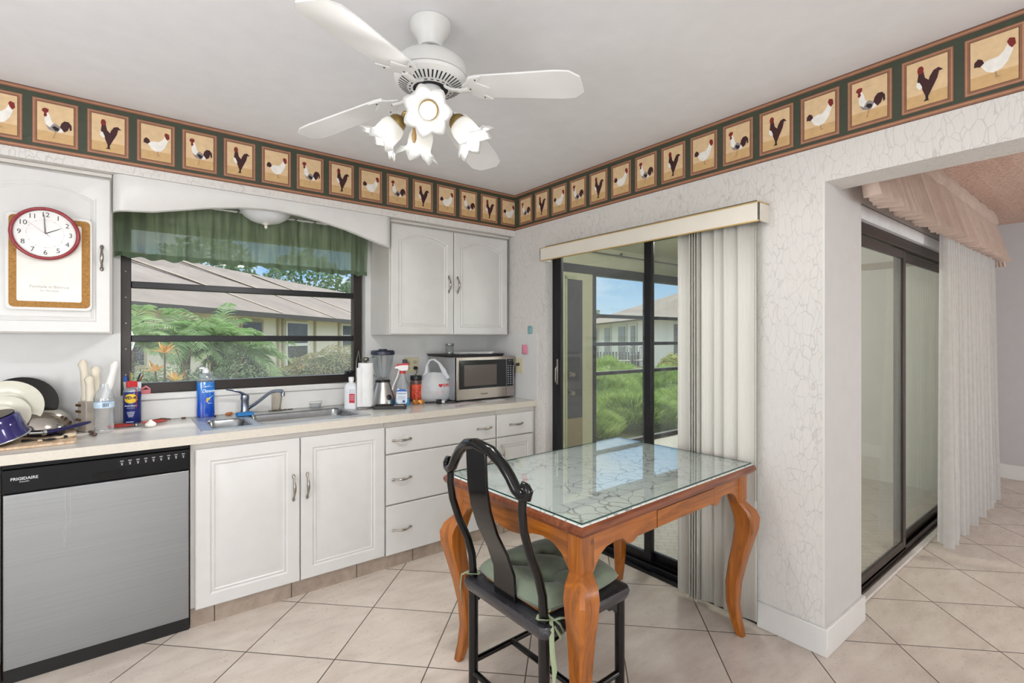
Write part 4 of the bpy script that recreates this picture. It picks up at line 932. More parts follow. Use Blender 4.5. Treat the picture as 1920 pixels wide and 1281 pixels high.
hm=ym@Matrix.Translation((.052,-.0655,.118))@Matrix.Rotation(rad(24),4,'Z')
m.add([tuple(hm@Vector((x,0,z))) for x,z in ht],[tuple(range(24))])
m.text('CVS',.026,ym@Matrix.Translation((.086,-.046,.118))@Matrix.Rotation(rad(42),4,'Z')@Matrix.Rotation(rad(90),4,'X'),ex=.0002,bold=.001)
obj('bag_print',m,P('cvs_red','c3242c',.4),t,smooth=False)
m=MB()
for k in range(3): m.M=ym@Matrix.Translation((.045,-.0675,.078-.008*k))@Matrix.Rotation(rad(20),4,'Z'); m.box(-.024,0,0,.024+.004*k,.0004,.0025)
obj('bag_small_print',m,P('cvs_pale','d98b8f',.5),t,smooth=False)
m=MB(); m.M=ym; m.box(-.04,-.02,.02,.045,.03,.16); tag(obj('bag_contents',m,P('bag_contents','c9bfb2',.6,var=.3),bevel=.01),'pale box showing through the translucent shopping bag','box')
m=MB(); m.M=ym@Matrix.Translation((.012,-.01,.165))@Matrix.Rotation(rad(45),4,'Y'); m.box(-.026,-.01,-.026,.026,.012,.026); tag(obj('brown_carton',m,P('carton_brown','8a6a48',.6),bevel=.002),'corner of a brown carton poking from the bag opening','carton')
# power plug and cord
t=thing('power_cord','black power cord with white-tipped plug in front of the shopping bag','cord',(-.62,-.33,Z0))
m=MB(); m.M=Matrix.Translation((-.652,-.372,Z0))@Matrix.Rotation(rad(-15),4,'Z'); m.box(-.02,-.014,0.0,.016,.014,.030); obj('plug',m,M_black,t,bevel=.004)
m=MB(); m.M=Matrix.Translation((-.634,-.385,Z0+.014))@Matrix.Rotation(rad(90),4,'X'); m.lathe([(.011,0),(.011,.012),(.009,.014)],n=16); obj('plug_end',m,P('plug_white','d9d9d9',.4),t)
m=MB(); m.tube([(-.636,-.36,Z0+.008),(-.60,-.345,Z0+.006),(-.56,-.36,Z0+.006),(-.54,-.38,Z0+.006),(-.52,-.40,Z0+.005),(-.55,-.41,Z0+.005),(-.60,-.375,Z0+.006),(-.70,-.34,Z0+.006),(-.73,-.31,Z0+.006)],.0045,n=8); obj('cord',m,M_black,t)
# papers
def sheetpile(name,label,cx,cy,rz,w,d,h,col,n=3,z0=Z0,cat='paper'):
    m=MB()
    for k in range(n): m.M=Matrix.Translation((cx+.004*k,cy-.003*k,z0+h*k/n))@Matrix.Rotation(rz+.05*k,4,'Z'); m.box(-w/2,-d/2,0,w/2,d/2,h/n*.8)
    return tag(obj(name,m,P(name,col,.6,var=.12,scale=40),smooth=False),label,cat)
sheetpile('opened_mail','pinkish printed papers on the counter before the microwave',-.555,-.49,rad(12),.20,.09,.006,'cfc3c6')
sheetpile('paper_slip','white slip of paper half under the microwave front',-.255,-.455,rad(3),.17,.07,.002,'e1e1e1',1)
# microwave
t=thing('microwave','stainless steel microwave oven in the counter corner','microwave',(-.28,-.22,Z0))
MX0,MX1,MYF,MYB,MZ0,MZ1=-.538,-.030,-.412,-.03,Z0+.012,1.213
bk=P('mw_body','b4b6ba',.35,.6,var=.05)
m=MB(); m.box(MX0,MYF+.03,MZ0,MX1,MYB,MZ1); obj('case',m,bk,t,bevel=.004)
m=MB(); m.box(MX0+.002,MYF+.012,MZ0-.002,MX1-.002,MYF+.032,MZ1-.002); obj('gasket',m,M_black,t)
ms=brushed('mw_steel','a89e98',.3)
m=MB(); m.box(MX0,MYF,MZ0+.002,-.108,MYF+.012,MZ1); dr=obj('door',m,ms,t,bevel=.003)
m=MB(); m.box(-.106,MYF,MZ0+.002,MX1,MYF+.012,MZ1); cpn=obj('control_panel',m,ms,t,bevel=.003)
m=MB(); m.box(MX0+.018,MYF-.0012,MZ0+.078,-.108,MYF,MZ1-.022); obj('door_glass',m,P('mw_black','17191d',.08),dr,bevel=.0005)
mw=NT('mw_mesh'); mwm=mw.bsdf('5f5552',.12,.2)
m=MB(); m.box(MX0+.060,MYF-.002,MZ0+.098,-.196,MYF-.0012,MZ1-.056); obj('door_screen',m,mwm,dr,smooth=False)
m=MB(); m.box(-.105,MYF-.0012,MZ0+.078,MX1-.012,MYF,MZ1-.022); obj('keypad',m,P('mw_pad','14161a',.15),cpn,bevel=.0005)
m=MB()
for r_ in range(9):
    for c_ in range(3): m.box(-.096+.024*c_,MYF-.0018,MZ0+.095+.0165*r_,-.084+.024*c_,MYF-.0012,MZ0+.101+.0165*r_)
m.text('Inverter',.009,face(-.072,MYF-.0016,MZ1-.032),ex=.0002)
obj('key_print',m,P('mw_print','9aa0a6',.5),cpn,smooth=False)
m=MB(); m.box(-.099,MYF-.003,MZ0+.018,MX1-.014,MYF,MZ0+.062); obj('open_button',m,ms,cpn,bevel=.002)
m=MB(); m.text('Panasonic',.0155,face(-.305,MYF-.0004,MZ0+.038),ex=.0003,bold=.0003); obj('lettering',m,M_black,dr,smooth=False)
m=MB()
for x in (MX0+.04,MX1-.04):
    for y in (MYF+.05,MYB-.04): m.lathe([(.012,0),(.012,.012)],(x,y,Z0),n=12)
obj('foot',m,M_black,t)
# on the microwave
m=MB(); m.box(-.575,-.36,1.2135,-.095,-.06,1.226); m.box(-.58,-.365,1.222,-.09,-.055,1.232)
tag(obj('baking_tray',m,P('tray_dark','231f1e',.4,.3),bevel=.003),'flat dark tray lying on top of the microwave','tray')
sheetpile('newspaper','folded white papers on the dark tray above the microwave',-.31,-.24,rad(-6),.26,.18,.014,'d9dadb',5,z0=1.2325)
t=thing('spice_jar','small glass jar with metal lid standing on the microwave','jar',(-.475,-.20,1.2325))
m=MB(); m.lathe([(.028,0),(.031,.003),(.031,.052),(.028,.058)],(-.47,-.20,1.2325),n=28); obj('jar_body',m,glassmat('jar_glass',(.78,.80,.80),rough=.1,refl=2),t)
m=MB(); m.lathe([(.031,.058),(.032,.060),(.032,.074),(.030,.076)],(-.47,-.20,1.2325),n=28); obj('lid',m,P('lid_grey','8d8f90',.3,.8),t)
# outlets
M_alm=P('almond_plate','c9c2a2',.4)
t=thing('wall_outlet','almond double outlet plate on back wall behind the spray bottle','outlet',(-.68,-.001,1.147))
m=MB(); m.box(-.735,-.006,1.09,-.622,-.0005,1.205); obj('plate',m,M_alm,t,bevel=.002)
for x in (-.706,-.652):
    m=MB()
    for z in (1.125,1.17): m.M=Matrix.Translation((x,-.006,z))@Matrix.Rotation(rad(90),4,'X'); m.lathe([(.016,0),(.016,.002)],n=20)
    m.M=Matrix(); s=obj('socket',m,P('socket_almond','bcb493',.4),t)
    m=MB()
    for z in (1.125,1.17):
        for dx in (-.006,.006): m.box(x+dx-.001,-.0085,z-.004,x+dx+.001,-.0078,z+.005)
    obj('slot',m,M_black,s)
m=MB(); m.M=Matrix.Translation((-.652,-.008,1.125))@Matrix.Rotation(rad(90),4,'X'); m.lathe([(.014,0),(.014,.02),(.008,.03)],n=14); m.M=Matrix(); m.tube([(-.652,-.035,1.125),(-.655,-.04,1.09),(-.675,-.03,1.06),(-.69,-.02,1.0),(-.69,-.02,Z0+.008)],.003,n=8)
tag(obj('appliance_plug',m,P('plug_dark','2a2a2e',.4)),'dark plug and cord in the lower right socket of the back wall outlet','plug')
t=thing('wall_outlet','almond outlet plate on the right wall behind the microwave','outlet',(-.001,-.44,1.14))
m=MB(); m.box(-.0105,-.482,1.085,-.0045,-.40,1.20); obj('plate',m,M_alm,t,bevel=.002)
m=MB(); m.M=Matrix.Translation((-.0105,-.44,1.15))@Matrix.Rotation(rad(-90),4,'Y'); m.lathe([(.012,0),(.012,.015),(.008,.022)],n=14); m.M=Matrix(); m.tube([(-.03,-.44,1.15),(-.034,-.425,1.13),(-.02,-.40,1.06),(-.016,-.36,Z0+.01)],.003,n=8)
tag(obj('microwave_plug',m,P('plug_dark2','2a2a2e',.4)),'dark plug pushed into the right wall outlet','plug')
# notes
m=MB(); G=[[(-.0052-.010*(1-i/5)**2-.002,-.535+.060*j/4-(.012)*(1-i/5),1.230+.068*i/5) for j in range(5)] for i in range(6)]; m.sheet(G)
tag(obj('sticky_note',m,P('pink_note','e58ea6',.6),solid=.0008),'pink sticky note on the right wall beside the sliding door','note')
m=MB(); G=[[(-.004-.006*abs(sin(j*1.3+i)),-.590+.044*j/4,1.385+.055*i/4-.01*(j%2)) for j in range(5)] for i in range(5)]; m.sheet(G)
tag(obj('teal_sticker',m,P('teal_paper','7fb0b5',.6,var=.4,scale=60),solid=.0008),'crumpled teal scrap stuck on the wall above the pink note','sticker')
# ------------------------------------------------------------------ table
TZ=.777
TM=Matrix.Translation((-.688,-1.893,0))@Matrix.Rotation(rad(2.1),4,'Z')
t=thing('dining_table','orange pine table with curved legs, crackled top and glass sheet','table',(-.688,-1.893,0))
M_pine=wood('orange_pine','74400f','9c5817','b46c24',(2.2,22,22),True,.32)
M_pinel=wood('orange_pine_leg','74400f','9c5817','b26a22',(22,22,2.0),True,.35)
M_edge=wood('dark_pine_edge','542710','73391a','8f5028',(2.5,26,26),False,.35)
HX,HY=.583,.388
m=MB(); m.M=TM
prof=[(0,.0),(.012,-.002),(.020,-.010),(.022,-.022),(.016,-.034),(.004,-.040)]
R=[]
for o,z in [(-.01,.0)]+[(a-.02,b) for a,b in prof]:
    R.append([(x,y,TZ+z) for x,y in ((-HX-o,-HY-o),(HX+o,-HY-o),(HX+o,HY+o),(-HX-o,HY+o))])
m.rings(R,fill=True); m.add(R[0],[(3,2,1,0)])
obj('table_edge',m,M_edge,t,ang=30)
cr=NT('crackle_top'); v=cr.coord((1,1,1)); nv=cr.n('ShaderNodeTexNoise'); nv.inputs['Scale'].default_value=11; cr.l(v,nv.inputs['Vector'])
ad=cr.n('ShaderNodeMix',data_type='VECTOR'); ad.inputs[0].default_value=.06; cr.l(v,ad.inputs[4]); cr.l(nv.outputs['Color'],ad.inputs[5])
vo=cr.n('ShaderNodeTexVoronoi',feature='DISTANCE_TO_EDGE'); vo.inputs['Scale'].default_value=17; cr.l(ad.outputs[1],vo.inputs['Vector'])
mk=cr.ramp(cr.noise(7,v,3),[(.40,(.1,.1,.1)),(.56,(1,1,1))])
fc=cr.math('MULTIPLY',cr.math('MULTIPLY',cr.ramp(vo.outputs['Distance'],[(.0,(1,1,1)),(.05,(0,0,0))]),mk),.95)
crm=cr.bsdf(cr.mix(fc,'dde3e0','66645c'),.6)
m=MB(); m.M=TM; m.box(-HX+.008,-HY+.008,TZ-.002,HX-.008,HY-.008,TZ+.002); obj('top_sheet',m,crm,t,smooth=False)
m=MB(); m.M=TM; m.box(-HX+.014,-HY+.014,TZ+.0025,HX-.014,HY-.014,TZ+.0085)
tag(obj('glass_table_cover',m,glassmat('table_glass',(.975,.99,.985),refl=1.25,spec=1.6),bevel=.001),'green-edged sheet of glass lying on the pine table top','glass sheet')
# dark green edge of the sheet
m=MB(); m.M=TM
a,b=HX-.0135,HY-.0135
for q in ((-a,-b,a,-b+.0007),(-a,b-.0007,a,b),(-a,-b,-a+.0007,b),(a-.0007,-b,a,b)): m.box(q[0],q[1],TZ+.003,q[2],q[3],TZ+.008)
ge=obj('glass_edge',m,P('glass_edge_green','1e4038',.15),bpy.data.objects['glass_table_cover'],smooth=False); ge['label']='dark green polished rim'
# aprons
AX,AY=HX-.045,HY-.045
def apron_poly(L,deep,shal,lobes):
    """lower outline along u (0..L), returns polygon (u,z)"""
    zt=TZ-.040; pts=[(0,zt),(L,zt)]
    s=[]
    for u,z in lobes: s.append((L*u,zt-z))
    return pts+s[::-1]
lob_long=[(0,.15),(.045,.13),(.075,.085),(.105,.068),(.15,.062),(.185,.064),(.205,.085),(.225,.093),(.245,.088),(.26,.078),(.74,.078),(.755,.088),(.775,.093),(.795,.085),(.815,.064),(.85,.062),(.895,.068),(.925,.085),(.955,.13),(1,.15)]
lob_short=[(0,.15),(.06,.13),(.11,.085),(.17,.062),(.24,.055),(.32,.064),(.40,.085),(.5,.092),(.60,.085),(.68,.064),(.76,.055),(.83,.062),(.89,.085),(.94,.13),(1,.15)]
for s in (-1,1):
    m=MB(); m.M=TM; L=2*AX; m.prism([(u-AX,z) for u,z in apron_poly(L,0,0,lob_long)],s*AY-.011,s*AY+.011,'y'); ap=obj('apron',m,M_pine,t,bevel=.002)
    m=MB(); m.M=TM; m.prism([(v_-AY,z) for v_,z in apron_poly(2*AY,0,0,lob_short)],s*AX-.011,s*AX+.011,'x'); obj('apron',m,wood('pine_short','74400f','9c5817','b46c24',(22,2.2,22),False,.32),t,bevel=.002)
m=MB(); m.M=TM; m.box(-.14,-AY-.013,TZ-.115,.27,-AY-.0105,TZ-.055); 
m.M=TM; obj('drawer',m,M_pine,t,bevel=.001)
m=MB(); m.M=TM; m.box(-.1425,-AY-.0118,TZ-.118,-.14,-AY-.0112,TZ-.052); m.box(.27,-AY-.0118,TZ-.118,.2725,-AY-.0112,TZ-.052); m.box(-.1425,-AY-.0118,TZ-.0545,.2725,-AY-.0112,TZ-.0525); obj('drawer_gap',m,P('gap_dark','3a1c0c',.8),t)
# cabriole legs
def leg(sx,sy):
    m=MB(); m.M=TM
    P_=[(.735,0,.036),(.625,0,.036),(.612,.0,.032),(.600,.006,.036),(.575,.020,.046),(.54,.030,.049),(.49,.030,.045),(.42,.018,.039),(.33,.002,.035),(.24,-.010,.031),(.15,-.012,.027),(.07,-.002,.023),(.02,.008,.020),(0,.012,.018)]
    R=[]
    for z,o,h in P_:
        cx=sx*(HX-.058+o); cy=sy*(HY-.058+o); h=h*.92; c=.25*h
        q=[(-h+c,-h),(h-c,-h),(h,-h+c),(h,h-c),(h-c,h),(-h+c,h),(-h,h-c),(-h,-h+c)]
        R.append([(cx+a,cy+b,z) for a,b in q])
    m.rings(R); m.add(R[0],[tuple(range(8))[::-1]])
    return obj('leg',m,M_pinel,t,ang=30)
for sx in (-1,1):
    for sy in (-1,1): leg(sx,sy)

# ------------------------------------------------------------------ chair
t=thing('dining_chair','black lacquered chair with arched crest rail pushed under the table','chair',(-1.12,-2.0,0))
M_lac=P('black_lacquer','050506',.16,var=.2,Coat_Weight=.15,Coat_Roughness=.05,Specular_IOR_Level=.35)
CM=Matrix.Translation((-1.105,-1.966,0))@Matrix.Rotation(rad(1.5),4,'Z')   # +x is the front
SD,SW,SZ=.208,.218,.447
m=MB(); m.M=CM
def frame(o,z,w=.0):
    r=.03; return [(x,y,z) for x,y in rrect(-SD-o,SD+o,-SW-o,SW+o,r,4)]
outer=[frame(.006,SZ-.045),frame(.012,SZ-.030),frame(.014,SZ-.018),frame(.010,SZ-.004),frame(0,SZ),frame(-.045,SZ),frame(-.047,SZ-.004)]
m.rings(outer,fill=False); m.add(frame(-.047,SZ-.035),[tuple(range(20))[::-1]]); m.rings([frame(.006,SZ-.045),frame(-.047,SZ-.045)],fill=False)
lt=NT('seat_lacquer'); v=lt.coord(); n=lt.noise(170,v,3,.8); ltm=lt.bsdf(lt.ramp(n,[(.35,'0a0a0e'),(.75,'3a3a44')]),.22,0,lt.bump(n,.8,.003),Coat_Weight=.5)
obj('seat_frame',m,ltm,t,ang=40)
m=MB(); m.M=CM; m.add(frame(-.044,SZ-.003),[tuple(range(20))]); plab(obj('seat_panel',m,M_pine,t,solid=.006),'orange wooden seat board')
# legs + rear posts + crest
for s in (-1,1):
    m=MB(); m.M=CM; m.tube([(-SD+.018,s*(SW-.022),0),(-SD+.018,s*(SW-.022),SZ-.03)],[.018,.0185],n=14); obj('leg',m,M_lac,t)
    m=MB(); m.M=CM; m.tube([(SD-.018,s*(SW-.022),0),(SD-.018,s*(SW-.022),SZ-.03)],[.018,.0185],n=14); obj('leg',m,M_lac,t)
    m=MB(); m.M=CM; m.tube([(-SD+.018,s*(SW-.022),SZ-.01),(-SD+.012,s*(SW-.022),.53),(-SD-.008,s*(SW-.021),.60),(-SD-.045,s*(SW-.019),.68),(-SD-.072,s*(SW-.017),.76),(-SD-.080,s*(SW-.015),.82),(-SD-.078,s*(SW-.014),.868)],[.0155,.015,.0145,.014,.0135,.0135,.0135],n=14)
    obj('back_post',m,M_lac,t)
m=MB(); m.M=CM
cp=[(-.232,.866),(-.238,.880),(-.232,.893),(-.218,.890)]  # curl end
path=[]
for y,z in cp[::-1]: pass
def crest():
    L=[(-.205,.905,.010),(-.222,.902,.012),(-.232,.888,.014),(-.226,.872,.016),(-.205,.868,.0175),(-.18,.884,.018),(-.155,.918,.018),(-.12,.954,.0185),(-.07,.985,.019),(0,.998,.0195)]
    A=[(-SD-.078-.030*(1-abs(y)/.23),y,z) for y,z,r in L]; r=[q[2] for q in L]
    B=[(x,-y,z) for x,y,z in A[::-1][1:]]; return A+B, r+r[::-1][1:]
A,rs=crest()
# fold the ends back
m.tube(A,rs,n=16); obj('crest_rail',m,M_lac,t,ang=60)
m=MB(); m.M=CM
sp=[(SZ,-SD+.018,.058),(.54,-SD+.012,.057),(.62,-SD-.018,.056),(.70,-SD-.060,.055),(.78,-SD-.088,.055),(.86,-SD-.102,.054),(.94,-SD-.106,.054),(.985,-SD-.107,.054)]
R=[[(x-.0055,-w,z),(x-.0055,w,z),(x+.0055,w,z),(x+.0055,-w,z)] for z,x,w in sp]
m.rings(R); m.add(R[0],[(3,2,1,0)]); obj('back_splat',m,M_lac,t,bevel=.002,ang=40)
for s in (-1,1):
    m=MB(); m.M=CM; m.tube([(-SD+.018,s*(SW-.022),.125),(SD-.018,s*(SW-.022),.125)],.0115,n=10); obj('stretcher',m,M_lac,t)
    m=MB(); m.M=CM; zt=SZ-.045
    m.prism([(-SD+.03,zt),(SD-.03,zt),(SD-.03,zt-.055),(SD-.045,zt-.052),(SD-.06,zt-.035),(SD-.085,zt-.030),(SD-.1,zt-.016),(-SD+.1,zt-.016),(-SD+.085,zt-.030),(-SD+.06,zt-.035),(-SD+.045,zt-.052),(-SD+.03,zt-.055)],s*(SW-.022)-.006,s*(SW-.022)+.006,'y'); obj('seat_apron',m,M_lac,t,bevel=.002)
m=MB(); m.M=CM; m.tube([(0,-SW+.022,.125),(0,SW-.022,.125)],.0115,n=10); obj('stretcher',m,M_lac,t)
m=MB(); m.M=CM; m.tube([(-SD+.018,-SW+.022,.085),(-SD+.018,SW-.022,.085)],.0115,n=10); obj('stretcher',m,M_lac,t)
m=MB(); m.M=CM; zt=SZ-.045
m.prism([(-SW+.03,zt),(SW-.03,zt),(SW-.03,zt-.05),(SW-.06,zt-.032),(SW-.1,zt-.016),(-SW+.1,zt-.016),(-SW+.06,zt-.032),(-SW+.03,zt-.05)],SD-.024,SD-.012,'x'); obj('seat_apron',m,M_lac,t,bevel=.002)
# cushion
t=thing('seat_cushion','sage green tufted seat cushion tied to the black chair','cushion',(-1.1,-2.0,SZ))
M_cu=P('sage_velvet','717c6a',.75,var=.12,scale=9,bump=.15,bs=200,Sheen_Weight=.3,Sheen_Roughness=.4)
m=MB(); m.M=CM@Matrix.Translation((.012,.0,SZ))
N=44; tuf=[(-.075,-.075),(.075,-.075),(-.075,.075),(.075,.075)]
def cz(u,v):
    e=max(0,1-abs(u)**4.5)*max(0,1-abs(v)**4.5); h=.052*e**.45
    x,y=u*.195,v*.2
    for a,b in tuf:
        d2=(x-a)**2+(y-b)**2; h-= .036*math.exp(-d2/.0010)+.016*math.exp(-d2/.005)
    # folds between the buttons
    h-=.010*math.exp(-((abs(x)-.075)/.014)**2)*e*(.5+.5*cos(y*30))+.010*math.exp(-((abs(y)-.075)/.014)**2)*e*(.5+.5*cos(x*30))
    h+=.003*sin(x*55+y*31)*e
    return h
top=[];bot=[]
def pos(u,v):
    # squircle
    return (.200*u*math.sqrt(1-.16*v*v), .205*v*math.sqrt(1-.16*u*u))
for i in range(N+1):
    r1=[];r2=[]
    for j in range(N+1):
        u=-1+2*i/N; v=-1+2*j/N; x,y=pos(u,v); h=cz(u,v); edge=1-max(abs(u),abs(v))
        b=.024*min(1,(edge/.12))**.5 if edge<.12 else .024
        r1.append((x,y,.028+h*1.0)); r2.append((x,y,.028-b))
    top.append(r1);bot.append(r2[::-1])
m.sheet(top); m.sheet(bot)
obj('cushion_body',m,M_cu,t,ang=80)
m=MB(); m.M=CM@Matrix.Translation((.012,.0,SZ))
for a,b in tuf: m.sphere((a,b,.030),.006,.006,.004,n=10)
obj('button',m,M_cu,t)
M_tie=P('sage_ribbon','93a080',.7,var=.1)
def ribbon(par,pts,w=.006):
    mm=MB(); mm.M=CM; mm.tube(pts,[w*.6]+[w]*(len(pts)-2)+[w*.5],n=6,flat=.25); return obj('tie',mm,M_tie,par)
for s in (-1,1):
    px,py=-SD+.018,s*(SW-.022)
    ribbon(t,[(px+.022*cos(a),py+.022*sin(a),SZ+.014+.004*sin(a*2)) for a in [k*pi/5 for k in range(11)]],.005)
    ribbon(t,[(px+.10,py-s*.04,SZ+.02),(px+.05,py-s*.02,SZ+.03),(px+.022,py,SZ+.022)],.005)
    if s<0:
        ribbon(t,[(px+.02,py-.012,SZ+.012),(px+.0,py-.034,SZ-.01),(px-.003,py-.040,SZ-.07),(px+.008,py-.040,SZ-.14),(px+.004,py-.040,SZ-.18)],.008)
        ribbon(t,[(px+.02,py-.012,SZ+.012),(px+.035,py-.036,SZ-.004),(px+.05,py-.040,SZ-.035),(px+.035,py-.040,SZ-.045),(px+.012,py-.036,SZ-.004)],.008)
        ribbon(t,[(px+.01,py-.024,SZ+.010),(px+.04,py-.034,SZ+.012),(px+.065,py-.034,SZ+.004),(px+.09,py-.038,SZ-.03)],.007)
    else:
        ribbon(t,[(px-.0,py+.022,SZ+.014),(px-.03,py+.036,SZ+.0),(px-.034,py+.038,SZ-.05),(px-.030,py+.038,SZ-.10)],.008)

# ------------------------------------------------------------------ ceiling fan
HXc,HYc=-1.51,-1.825
t=thing('ceiling_fan','white four-blade ceiling fan with ruffled glass lamp cluster','ceiling fan',(HXc,HYc,ZC))
M_fan=P('fan_white','d4d4d2',.38,var=.03); M_blade=P('blade_white','dededd',.4,var=.03,scale=6)
m=MB(); m.lathe([(.066,0),(.070,-.004),(.069,-.022),(.060,-.040),(.046,-.058),(.041,-.078),(.038,-.086),(.030,-.088)],(HXc,HYc,ZC),n=40); obj('canopy',m,M_fan,t)
m=MB(); m.lathe([(.030,-.0885),(.024,-.0895),(0,-.0895)],(HXc,HYc,ZC),n=24); m.sphere((HXc,HYc,ZC-.088),.02,n=14); plab(obj('hanger_ball',m,M_black,t),'black hanger ball')
m=MB(); m.tube([(HXc,HYc,ZC-.08),(HXc,HYc,2.30)],.0115,n=14,cap=False); obj('downrod',m,M_fan,t)
m=MB(); m.lathe([(.014,2.335),(.030,2.332),(.070,2.322),(.105,2.306),(.121,2.290),(.124,2.270),(.124,2.250),(.118,2.246),(.118,2.240)],(HXc,HYc,0),n=48); obj('motor_housing',m,M_fan,t)
m=MB(); vs=[]
m.lathe([(.124,2.246),(.122,2.236),(.104,2.222),(.076,2.212),(.060,2.210)],(HXc,HYc,0),n=48,cap=False); vr=obj('vent_ring',m,M_blade,t)
m=MB()
for k in range(44):
    a=2*pi*k/44; m.M=Matrix.Translation((HXc,HYc,0))@Matrix.Rotation(a,4,'Z')
    m.add([(.080,-.0022,2.2117),(.108,-.0028,2.2232),(.108,.0028,2.2232),(.080,.0022,2.2117)],[(0,1,2,3)])
    if k%2==0: m.add([(.068,-.005,2.2093),(.073,-.005,2.2098),(.073,.005,2.2098),(.068,.005,2.2093)],[(0,1,2,3)])
obj('vent_slot',m,P('slot_dark','18181a',.6),vr,smooth=False)
m=MB(); m.lathe([(.062,2.212),(.055,2.235),(0,2.236)],(HXc,HYc,0),n=36); plab(obj('motor_core',m,P('motor_dark','1b1d28',.5,.4,var=.4),t),'dark open motor underside')
m=MB(); m.lathe([(.0,2.228),(.034,2.226),(.040,2.200),(.043,2.165),(.040,2.135),(.030,2.122),(.0,2.120)],(HXc,HYc,0),n=36); obj('switch_housing',m,M_fan,t)
ZBL=2.142
for ang,dz_,rs_ in ((33,-.020,1.03),(122.8,-.012,1.02),(212.5,.012,1.10),(302.5,0,1)):
    M_=Matrix.Translation((HXc,HYc,2.217))@Matrix.Rotation(rad(ang),4,'Z')@Matrix.Rotation(math.atan((.075-dz_)/.5),4,'Y')@Matrix.Rotation(rad(-8),4,'X')@Matrix.Diagonal((rs_,1.1,1,1))
    b_=MB(); b_.M=M_
    out=[(.165,-.046),(.19,-.052),(.46,-.064),(.505,-.060),(.535,-.035),(.536,.0),(.535,.035),(.505,.060),(.46,.064),(.19,.052),(.165,.046)]
    b_.prism(out,-.003,.003,'z'); bo=obj('blade',b_,M_blade,t,bevel=.001)
    b_=MB(); b_.M=M_
    b_.tube([(.055,0,.004),(.085,0,-.010),(.12,0,-.014),(.15,0,-.010)],[.010,.009,.010,.012],n=8,flat=.5)
    b_.prism([(.125,-.012),(.15,-.030),(.165,-.048),(.215,-.056),(.20,-.040),(.185,-.028),(.215,-.008),(.225,0),(.215,.008),(.185,.028),(.20,.040),(.215,.056),(.165,.048),(.15,.030),(.125,.012)],-.0085,-.0032,'z')
    br=obj('blade_iron',b_,M_blade,bo,bevel=.001)
    b_=MB(); b_.M=M_
    for x,y in ((.19,-.042),(.19,.042),(.155,.0)): b_.sphere((x,y,-.009),.003,n=8)
    obj('screw',b_,P('screw_dark','4a4038',.4),bo)
M_brass=P('antique_brass','8f7645',.3,.9,var=.2)
sh=NT('frosted_glass_shade'); v=sh.coord(); n=sh.noise(50,v,3)
dfb=sh.n('ShaderNodeBsdfPrincipled'); dfb.inputs['Base Color'].default_value=srgb('e9e9e7'); dfb.inputs['Roughness'].default_value=.3; sh.l(sh.bump(n,.2,.002),dfb.inputs['Normal'])
tlb=sh.n('ShaderNodeBsdfTranslucent'); tlb.inputs[0].default_value=srgb('f2f2f0'); mx=sh.n('ShaderNodeMixShader'); mx.inputs[0].default_value=.5; sh.l(dfb.outputs[0],mx.inputs[1]); sh.l(tlb.outputs[0],mx.inputs[2]); sh.l(mx.outputs[0],sh.out.inputs[0])
M_bulb=emis('bulb_glow','fffaf2',2.2)
FANL=[]
for k,(ang,rad_,tilt) in enumerate(((238,.150,62),(141,.185,44),(320,.165,40),(88,.130,33))):
    a=rad(ang); ax=Vector((cos(a)*sin(rad(tilt)),sin(a)*sin(rad(tilt)),-cos(rad(tilt))))
    c=Vector((HXc+cos(a)*(rad_-.085),HYc+sin(a)*(rad_-.085),2.112))
    m=MB(); m.tube([(HXc+.02*cos(a),HYc+.02*sin(a),2.135),(HXc+.045*cos(a),HYc+.045*sin(a),2.140),tuple(c-ax*.012+Vector((0,0,.010))),tuple(c)],[.007,.006,.006,.008],n=8); arm=obj('lamp_arm',m,M_brass,t)
    Rm=ax.to_track_quat('Z','Y').to_matrix().to_4x4(); Mx=Matrix.Translation(c)@Rm
    m=MB(); m.M=Mx; m.lathe([(.010,-.004),(.020,.002),(.029,.012),(.031,.020),(.031,.030),(.027,.031)],n=28); obj('socket_cup',m,M_brass,arm)
    m=MB(); vs=[];nn=84; prof=[(.028,.024),(.037,.034),(.042,.052),(.042,.074),(.041,.088),(.047,.100),(.058,.108),(.072,.113)]
    for i,(r,z) in enumerate(prof):
        w=max(0,(i-3)/4.0)
        for j in range(nn):
            th=2*pi*j/nn; q=r*(1+.10*w*cos(7*th)); zz=z+.011*w*w*cos(7*th)+.002*w*cos(21*th); vs.append((q*cos(th),q*sin(th),zz))
    m.M=Mx; m.add(vs,[(i*nn+j,i*nn+(j+1)%nn,(i+1)*nn+(j+1)%nn,(i+1)*nn+j) for i in range(len(prof)-1) for j in range(nn)])
    s_=obj('lamp_shade',m,sh.m,arm,ang=80,solid=.002)
    m=MB(); m.M=Mx; m.lathe([(.026,.030),(.026,.040),(.026,.056),(.027,.072),(.024,.086),(.014,.094),(0,.096)],n=24); obj('bulb',m,M_bulb,arm)
    L=bpy.data.lights.new('fan_bulb_light','SPOT'); L.energy=17; L.spot_size=rad(132); L.spot_blend=.6; L.shadow_soft_size=.035; L.color=(1,.98,.96)
    L2=bpy.data.lights.new('shade_glow_light','POINT'); L2.energy=.9; L2.shadow_soft_size=.02; l2=bpy.data.objects.new('shade_glow_light',L2); l2.location=c+ax*.105; C.objects.link(l2)
    lo=bpy.data.objects.new('fan_bulb_light',L); lo.location=c+ax*.135; lo.rotation_euler=ax.to_track_quat('-Z','Y').to_euler(); C.objects.link(lo)
m=MB(); px_,py_=HXc-.055,HYc+.015; m.tube([(px_,py_,2.12),(px_,py_,2.075)],.0012,n=6); obj('pull_chain',m,M_brass,t)
